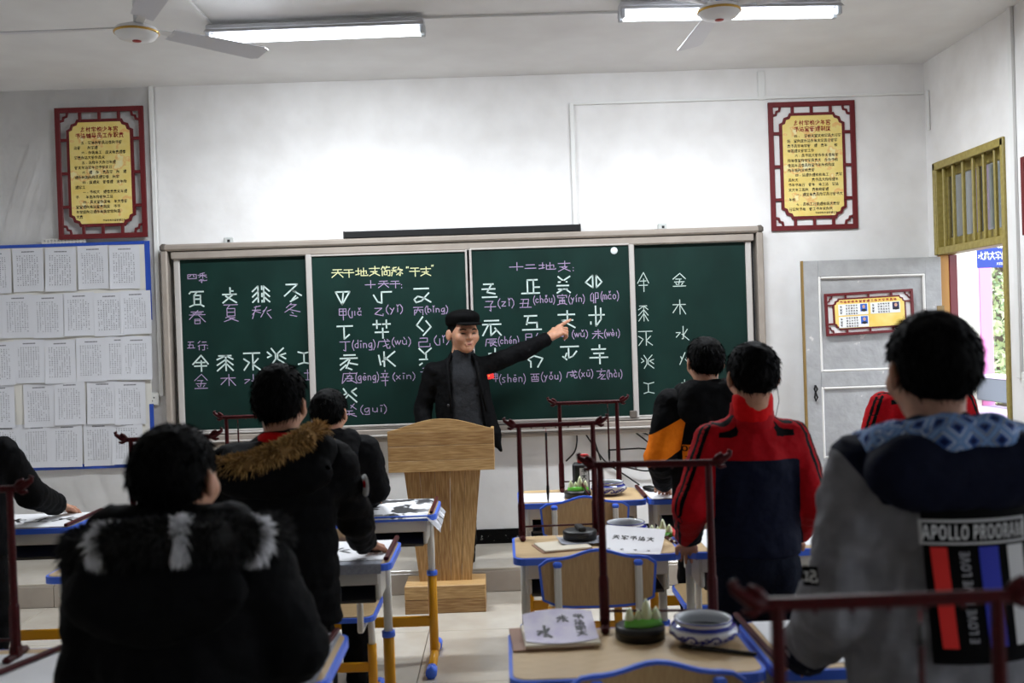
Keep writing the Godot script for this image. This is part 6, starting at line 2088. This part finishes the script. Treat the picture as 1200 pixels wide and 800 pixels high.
# cuts a mesh in two along side(point, normal) = 0: [where it is positive, where it is negative]
func split(m: Dictionary, side: Callable) -> Array:
	var v: PackedVector3Array = m.v
	var nn: PackedVector3Array = m.n if m.has("n") else normals_of(m)
	var ix: PackedInt32Array = m.i
	var g := PackedFloat32Array()
	for k in v.size():
		g.append(side.call(v[k], nn[k]))
	var out := [{"v": PackedVector3Array(), "n": PackedVector3Array(), "i": PackedInt32Array()}, {"v": PackedVector3Array(), "n": PackedVector3Array(), "i": PackedInt32Array()}]
	var seen := [{}, {}]
	for k in range(0, ix.size(), 3):
		for h in 2:
			var sg := 1.0 if h == 0 else -1.0
			var poly := []
			for e in 3:
				var a := ix[k + e]
				var b := ix[k + (e + 1) % 3]
				if g[a] * sg >= 0.0:
					poly.append([a, a, 0.0])
				if (g[a] >= 0.0) != (g[b] >= 0.0):
					poly.append([mini(a, b), maxi(a, b), 1.0])
			var ids := []
			for q in poly:
				var key: int = q[0] * 10000019 + q[1]
				if not seen[h].has(key):
					seen[h][key] = out[h].v.size()
					var a: int = q[0]
					var b: int = q[1]
					var t := g[a] / (g[a] - g[b]) if a != b else 0.0
					out[h].v.append(v[a].lerp(v[b], t))
					out[h].n.append(nn[a].lerp(nn[b], t).normalized())
				ids.append(seen[h][key])
			for e in range(1, ids.size() - 1):
				out[h].i.append_array([ids[0], ids[e], ids[e + 1]])
	return out

func meshed(list: Array, m: Material, uv = null) -> ArrayMesh:
	var v := PackedVector3Array()
	var n := PackedVector3Array()
	var ix := PackedInt32Array()
	for d in list:
		var base := v.size()
		v.append_array(d.v)
		n.append_array(d.n if d.has("n") else normals_of(d))
		for k in d.i:
			ix.append(k + base)
	var arr := []
	arr.resize(Mesh.ARRAY_MAX)
	arr[Mesh.ARRAY_VERTEX] = v
	arr[Mesh.ARRAY_NORMAL] = n
	arr[Mesh.ARRAY_INDEX] = ix
	if uv != null:
		var t := PackedVector2Array()
		for p in v:
			t.append(uv.call(p))
		arr[Mesh.ARRAY_TEX_UV] = t
	var am := ArrayMesh.new()
	if v.size():
		am.add_surface_from_arrays(Mesh.PRIMITIVE_TRIANGLES, arr)
		am.surface_set_material(0, m)
	return am

# thin tapering hairs growing from points: [[root, direction, length, width], ...]
func hairs(list: Array, m: Material) -> ArrayMesh:
	var v := PackedVector3Array()
	var n := PackedVector3Array()
	for h in list:
		var root: Vector3 = h[0]
		var dir: Vector3 = h[1]
		var side: Vector3 = dir.cross(Vector3(rng.randf_range(-1, 1), rng.randf_range(-1, 1), rng.randf_range(-1, 1))).normalized() * (h[3] * 0.5)
		var bend: Vector3 = root + dir * (h[2] * 0.55)
		var tip: Vector3 = root + dir * h[2] + Vector3(0, -h[2] * 0.22, 0)
		var nm: Vector3 = side.cross(dir).normalized()
		v.append_array([root - side, bend - side * 0.7, root + side, root + side, bend - side * 0.7, bend + side * 0.7, bend - side * 0.7, tip, bend + side * 0.7])
		for k in 9:
			n.append(nm)
	var arr := []
	arr.resize(Mesh.ARRAY_MAX)
	arr[Mesh.ARRAY_VERTEX] = v
	arr[Mesh.ARRAY_NORMAL] = n
	var am := ArrayMesh.new()
	am.add_surface_from_arrays(Mesh.PRIMITIVE_TRIANGLES, arr)
	am.surface_set_material(0, m)
	return am

# ---------------------------------------------------------------- objects, names and labels
func numbered(called: String) -> String:
	var k: int = taken.get(called, 0)
	taken[called] = k + 1
	return called if k == 0 else "%s_%03d" % [called, k]

func tag(o: Node3D, label: String, category: String, group := "") -> Node3D:
	o.set_meta("label", label)
	o.set_meta("category", category)
	if group:
		o.set_meta("group", group)
	return o

func thing(called: String, label: String, category: String, at := Vector3.ZERO, turn := 0.0, group := "") -> Node3D:
	var o := Node3D.new()
	o.name = numbered(called)
	add_child(o)
	o.position = at
	o.rotation.y = turn
	return tag(o, label, category, group)

func obj(called: String, s, m: Material, parent: Node = self) -> MeshInstance3D:
	var o := MeshInstance3D.new()
	o.name = numbered(called) if parent == self else called
	o.mesh = s.commit(m) if s is Shape else s
	parent.add_child(o, true)
	return o

func struct(called: String, s, m: Material, parent: Node = self) -> MeshInstance3D:
	var o := obj(called, s, m, parent)
	if parent == self:
		o.set_meta("kind", "structure")
	return o

func bx(c: Vector3, s: Vector3, b := 0.0) -> Shape:
	var sh := Shape.new()
	sh.box(c, s, b)
	return sh

func tb(pts: Array, r, sides := 10) -> Shape:
	var sh := Shape.new(true)
	sh.tube(pts, r, sides)
	return sh

func sheet_mesh(w: float, h: float, m: Material, nu := 6, nv := 8, lift = null) -> ArrayMesh:
	var st := SurfaceTool.new()
	st.begin(Mesh.PRIMITIVE_TRIANGLES)
	for j in nv + 1:
		for i in nu + 1:
			var u := float(i) / nu
			var v := float(j) / nv
			st.set_uv(Vector2(u, v))
			st.set_smooth_group(0)
			var p := Vector3((u - 0.5) * w, (0.5 - v) * h, 0)
			if lift != null:
				p = lift.call(p, u, v)
			st.add_vertex(p)
	for j in nv:
		for i in nu:
			var a := j * (nu + 1) + i
			var b := a + nu + 1
			for k in [a, a + 1, b, a + 1, b + 1, b]:
				st.add_index(k)
	st.generate_normals()
	var am := st.commit()
	am.surface_set_material(0, m)
	return am

# ---------------------------------------------------------------- materials
func mat(col: Color, rough := 0.6, metal := 0.0) -> StandardMaterial3D:
	var m := StandardMaterial3D.new()
	m.albedo_color = col
	m.roughness = rough
	m.metallic = metal
	return m

func noise_tex(freq: float, lo: Color, hi: Color, sd: int, kind := FastNoiseLite.TYPE_SIMPLEX_SMOOTH, size := 256, stops := []) -> NoiseTexture2D:
	var n := FastNoiseLite.new()
	n.noise_type = kind
	n.frequency = freq
	n.seed = sd
	n.fractal_octaves = 4
	var t := NoiseTexture2D.new()
	t.width = size
	t.height = size
	t.seamless = true
	t.noise = n
	var g := Gradient.new()
	g.set_color(0, lo)
	g.set_color(1, hi)
	for s in stops:
		g.add_point(s[0], s[1])
	t.color_ramp = g
	return t

func bump_tex(freq: float, sd: int, strength := 4.0, size := 256) -> NoiseTexture2D:
	var n := FastNoiseLite.new()
	n.frequency = freq
	n.seed = sd
	n.fractal_octaves = 3
	var t := NoiseTexture2D.new()
	t.width = size
	t.height = size
	t.seamless = true
	t.noise = n
	t.as_normal_map = true
	t.bump_strength = strength
	return t

# a surface with a fine pattern of its own colour: scale says how often it repeats along x, y and z
func grained(tex: Texture2D, scale: Vector3, rough := 0.6, bump: Texture2D = null, depth := 0.3) -> StandardMaterial3D:
	var m := mat(Color.WHITE, rough)
	m.albedo_texture = tex
	m.uv1_triplanar = true
	m.uv1_scale = scale
	if bump:
		m.normal_enabled = true
		m.normal_texture = bump
		m.normal_scale = depth
	return m
# hand-drawn characters: strokes on a 10 by 10 grid, two digits (column, row) for each point
const GLYPH := {
	"四": "0208 029298 0898 323415 626575", "季": "7021 0292 5055 5214 5294 266646 464938 1797", ":": "2223 2728", "q": "2014 6054",
	"a1": "021191 5133 3338 337378 3575 3878 3809 7899", "春": "1181 2272 0393 5006 5398 3639 366669 3767 3969", "a2": "5054 5272 0494 7409 2599",
	"夏": "0090 4022 2226 227276 2474 2676 4617 3777 7709 3799", "a3": "3039 3003 3306 3609 5052 5456 5859 6069 6093 6396 6699",
	"秋": "4011 0343 2009 2306 2445 6354 9374 7148 7599", "a4": "1070 7006 4396 6443 6648 7739", "冬": "4013 3171 7106 2496 4657 3879",
	"五": "1181 4129 1575 7579 0999", "行": "3012 3415 2529 5191 4494 7479 7959", "b1": "5005 5095 2474 1686 5359",
	"金": "5004 5094 2464 1686 5448 2738 7768 0999", "b2": "1181 5159 5103 5193 5306 5396 5509 5599", "木": "0393 5059 4308 5399",
	"b3": "0090 5059 0335 3509 8356 5699", "水": "5058 5848 0434 3407 8256 4599", "b4": "20434629 022405 80535699 936496",
	"b5": "0142 9142 4248 0948 4899", "土": "2373 5059 0999", "火": "1325 8364 5009 5599", "天": "1181 0494 5154 5409 5499", "干": "1181 0494 5159",
	"地": "0333 2027 0736 4483 8386 6067 4248 489897", "支": "0292 5055 1575 7509 2599", "简": "2003 2141 3243 6043 6191 1419 4494 949979 3538 356568 3868",
	"称": "4011 0343 2009 2306 2445 6053 6293 9384 7379 7968 6648 8697", "十": "0595 5059", "c1": "0090 0049 9049 5049", "甲": "1015 108085 1282 1585 5059",
	"c2": "0328 2849 4941 4191", "乙": "118117 1799 9997", "c3": "0080 83481907255699", "丙": "0090 1319 139399 5043 4327 5376",
	"d1": "0090 4049 4976", "丁": "0090 5058 5837", "d2": "0242 2024 5292 7074 1686 5459", "戊": "1292 1208 5079 7999 9997 8547 7081",
	"d3": "4004 0447 6295 9549", "己": "1070 7074 0474 0409 0999 9996", "e1": "2080 0292 5206 5338 3609 5596 4869",
	"庚": "5051 1191 1109 3363 6367 2575 3767 5209 5699", "e2": "0218 3039 9026 3399", "辛": "5051 1282 3234 7264 0494 1686 5459",
	"e3": "0043 9043 5356 0666 0928", "壬": "7021 0494 5159 1989", "f1": "103305 906295 4409 4499", "癸": "1141 4103 1223 8063 6194 2575 1787 5709 5799 5558",
	"二": "1282 0898", "子": "1070 7053 5359 5948 0595", "g1": "1171 0484 6136 3687 0999", "g2": "3039 3080 6069 6595 0999",
	"丑": "1171 7169 3129 0575 0999", "g3": "1042 9052 1373 0585 3363 1777 4709 6799", "寅": "5051 0113 019193 2373 2528 257578 5358 2676 2878 3809 7899",
	"g4": "40054940 60956960", "卯": "3012 1217 1747 4149 6069 609095 9575", "h1": "1181 0393 3309 4349 4976 6599", "辰": "1191 1109 3373 2595 4549 4967 8367 5699",
	"h2": "1171 3126 2575 7578 0999", "巳": "1070 7074 1474 1018 1899 9896", "h3": "0292 5055 2585 2599", "午": "3013 2282 0595 5259",
	"h4": "4049 0494 1718 4976 7176", "未": "2272 0494 5059 4409 5599", "i1": "5052 1333 1737 5559", "申": "1116 118186 1383 1686 5059",
	"i2": "0325 4103 4193 9377 2529 7769", "酉": "0090 1318 138388 3045 6065 1686 1888", "i3": "0090 4147 4766 6683 3427 1638",
	"戌": "1292 1208 5079 7999 9997 8547 7081 3555", "i4": "5052 1282 2474 0696 5459", "亥": "5051 0292 5235 3565 6518 8549 5999",
	"乡": "5023 2353 7217 7709", "村": "0343 2029 2306 2445 5393 7079 7969 5566", "学": "1122 4042 8162 0214 0292 9294 2464 6446 4659 5949 0797",
	"校": "0343 2029 2306 2445 6061 4292 5335 8396 6549 6599", "少": "5055 2204 7294 8419", "年": "3012 2282 2474 0696 2526 5259",
	"宫": "5051 0113 019193 2363 2325 256563 1619 168689 1989", "书": "1171 7174 0494 9497 5059 8081", "法": "1021 0323 0925 4282 3595 6063 6538 3889 7598",
	"室": "5051 0113 019193 1484 4426 2676 5459 1787 0999", "管": "2003 2141 6043 6191 0415 0494 2529 2565 2767 2969 6769",
	"理": "0242 0545 2228 0947 5054 509094 5292 5494 7079 5696 4999", "制": "1012 0252 0555 3039 1518 5558 7177 9099",
	"度": "5051 1191 1109 3383 4346 7376 4676 3777 7719 3799", "辅": "0242 2004 0444 2329 0647 5292 5359 539399 7079 5595 5797 8081",
	"导": "1070 7073 1373 1015 1595 0696 6569 6948 2738", "员": "2070 2022 7072 2272 1418 148488 5457 4709 5799", "工": "1181 5158 0898",
	"作": "3004 1319 5034 4393 5359 5585 5787", "职": "0040 1018 3039 1232 1434 0747 5090 5054 5494 9094 6548 7699", "责": "1181 2272 0393 5053 2428 247478 4809 6899",
	"族": "2021 0242 2308 2444 4438 6052 6193 6355 5484 4696 7409 7699", "文": "5051 0292 7209 2299", "字": "5051 0113 019193 2464 6446 4659 5949 0797", "传": "3004 1319 4282 3494 6046 4676 7658 5779",
	"一": "0595", "三": "1282 2575 0898", "六": "5052 0393 3508 6599", "七": "0585 404898", "、": "3657",
	"a": "73431416477674 7377", "b": "1017 14437476 4716", "c": "744314164776", "d": "734314164776 7077", "e": "15757443141647 4776", "g": "734314164774 737919", "h": "1017 14437477",
	"i": "4347", "j": "535929", "m": "0307 04234447 44638487", "n": "1317 14437477", "o": "43141647767443", "s": "73231445665717", "u": "13164776 7377", "w": "0327436793",
	"x": "1377 7317", "y": "1345 7329", "z": "13731777", "(": "70434679", ")": "20535629", "-": "3161", "/": "3260", "v": "304260", "`": "3052",
}
const CHALK := [
	[["四",-2.085,2.051,0.058,0.041,1], ["季",-2.016,2.038,0.058,0.067,1], [":",-1.982,2.033,0.017,0.035,1], ["a1",-2.060,1.901,0.096,0.113,0], ["春",-2.059,1.773,0.108,0.090,1], ["a2",-1.836,1.914,0.093,0.102,0], ["夏",-1.830,1.792,0.096,0.113,1], ["a3",-1.622,1.915,0.116,0.109,0], ["秋",-1.621,1.792,0.128,0.087,1], ["a4",-1.405,1.916,0.115,0.116,0], ["冬",-1.412,1.801,0.105,0.090,1], ["五",-2.109,1.587,0.050,0.046,1], ["行",-2.036,1.578,0.064,0.060,1], [":",-1.993,1.570,0.017,0.035,1], ["b1",-2.049,1.457,0.105,0.108,0], ["金",-2.050,1.335,0.087,0.096,1], ["b2",-1.882,1.459,0.108,0.114,0], ["木",-1.865,1.338,0.099,0.078,1], ["b3",-1.699,1.458,0.110,0.114,0], ["水",-1.700,1.332,0.105,0.078,1], ["b4",-1.531,1.488,0.124,0.110,0], ["火",-1.535,1.340,0.099,0.081,1], ["b5",-1.340,1.476,0.089,0.094,0], ["土",-1.328,1.356,0.067,0.070,1]],
	[["天",-1.094,2.039,0.076,0.058,2], ["干",-1.019,2.036,0.076,0.058,2], ["地",-0.929,2.039,0.081,0.058,2], ["支",-0.842,2.045,0.070,0.064,2], ["简",-0.767,2.043,0.058,0.064,2], ["称",-0.689,2.037,0.076,0.058,2], ["q",-0.616,2.057,0.023,0.020,2], ["干",-0.570,2.031,0.070,0.064,2], ["支",-0.495,2.032,0.068,0.060,2], ["q",-0.446,2.063,0.020,0.020,2], ["十",-0.874,1.956,0.070,0.052,1], ["天",-0.784,1.955,0.070,0.049,1], ["干",-0.706,1.951,0.070,0.052,1], [":",-0.657,1.938,0.017,0.035,1], ["c1",-1.063,1.867,0.095,0.087,0], ["甲",-1.067,1.757,0.060,0.076,1], ["@(jiav",-0.985,1.766,0.105,0.064,1], ["c2",-0.793,1.868,0.122,0.084,0], ["乙",-0.825,1.769,0.064,0.058,1], ["@(yiv)",-0.716,1.780,0.131,0.064,1], ["c3",-0.523,1.869,0.112,0.093,0], ["丙",-0.555,1.763,0.064,0.052,1], ["@(bivng)",-0.431,1.768,0.169,0.058,1], ["d1",-1.056,1.634,0.105,0.087,0], ["丁",-1.059,1.536,0.070,0.070,1], ["@(di-ng)",-0.932,1.546,0.170,0.070,1], ["d2",-0.806,1.649,0.117,0.122,0], ["戊",-0.796,1.549,0.083,0.061,1], ["@(wu`)",-0.676,1.558,0.145,0.064,1], ["d3",-0.520,1.661,0.096,0.126,0], ["己",-0.520,1.550,0.076,0.058,1], ["@(jiv)",-0.403,1.561,0.122,0.064,1], ["e1",-1.037,1.431,0.116,0.099,0], ["庚",-1.038,1.326,0.099,0.076,1], ["@(ge-ng)",-0.916,1.325,0.169,0.070,1], ["e2",-0.778,1.445,0.110,0.099,0], ["辛",-0.797,1.317,0.058,0.108,1], ["@(xi-n)",-0.667,1.322,0.169,0.058,1], ["e3",-0.516,1.453,0.083,0.113,0], ["壬",-0.518,1.346,0.070,0.070,1], ["f1",-1.042,1.207,0.099,0.093,0], ["癸",-1.053,1.106,0.112,0.087,1], ["@(gui-)",-0.880,1.106,0.198,0.064,1]],
	[["十",0.121,2.045,0.093,0.055,1], ["二",0.217,2.043,0.076,0.035,1], ["地",0.332,2.039,0.113,0.052,1], ["支",0.447,2.036,0.081,0.070,1], [":",0.513,2.016,0.017,0.035,1], ["g1",-0.067,1.892,0.099,0.099,0], ["子",-0.065,1.780,0.076,0.067,1], ["@(ziv)",0.043,1.797,0.128,0.067,1], ["g2",0.213,1.905,0.122,0.090,0], ["丑",0.176,1.796,0.078,0.061,1], ["@(chovu)",0.303,1.811,0.157,0.064,1], ["g3",0.438,1.911,0.090,0.110,0], ["寅",0.425,1.810,0.064,0.070,1], ["@(yi/n)",0.524,1.809,0.122,0.064,1], ["g4",0.644,1.926,0.110,0.084,0], ["卯",0.643,1.814,0.058,0.070,1], ["@(mavo)",0.751,1.822,0.134,0.070,1], ["h1",-0.059,1.638,0.125,0.113,0], ["辰",-0.067,1.536,0.076,0.055,1], ["@(che/n)",0.052,1.540,0.151,0.064,1], ["h2",0.214,1.665,0.128,0.105,0], ["巳",0.194,1.558,0.061,0.052,1], ["@(si`)",0.280,1.558,0.093,0.058,1], ["h3",0.451,1.675,0.113,0.116,0], ["午",0.431,1.564,0.058,0.067,1], ["@(wuv)",0.539,1.569,0.122,0.061,1], ["h4",0.657,1.690,0.105,0.137,0], ["未",0.660,1.568,0.073,0.061,1], ["@(we`i)",0.758,1.567,0.116,0.061,1], ["i1",-0.047,1.441,0.099,0.105,0], ["申",-0.046,1.296,0.041,0.058,1], ["@(she-n)",0.070,1.280,0.192,0.070,1], ["i2",0.228,1.400,0.105,0.087,0], ["酉",0.224,1.282,0.058,0.055,1], ["@(yovu)",0.335,1.287,0.151,0.067,1], ["i3",0.465,1.439,0.122,0.099,0], ["戌",0.475,1.299,0.070,0.052,1], ["@(xu-)",0.571,1.298,0.110,0.064,1], ["i4",0.663,1.429,0.122,0.128,0], ["亥",0.675,1.295,0.061,0.070,1], ["@(ha`i)",0.766,1.289,0.116,0.064,1]],
	[["b1",0.985,1.912,0.076,0.131,3], ["金",1.233,1.920,0.087,0.087,3], ["b2",0.980,1.704,0.066,0.116,3], ["木",1.227,1.734,0.087,0.099,3], ["b3",0.989,1.527,0.095,0.096,3], ["水",1.244,1.554,0.087,0.096,3], ["b4",0.998,1.367,0.085,0.091,3], ["火",1.253,1.381,0.068,0.081,3], ["b5",1.002,1.192,0.070,0.083,3], ["土",1.244,1.204,0.067,0.062,3]],
]
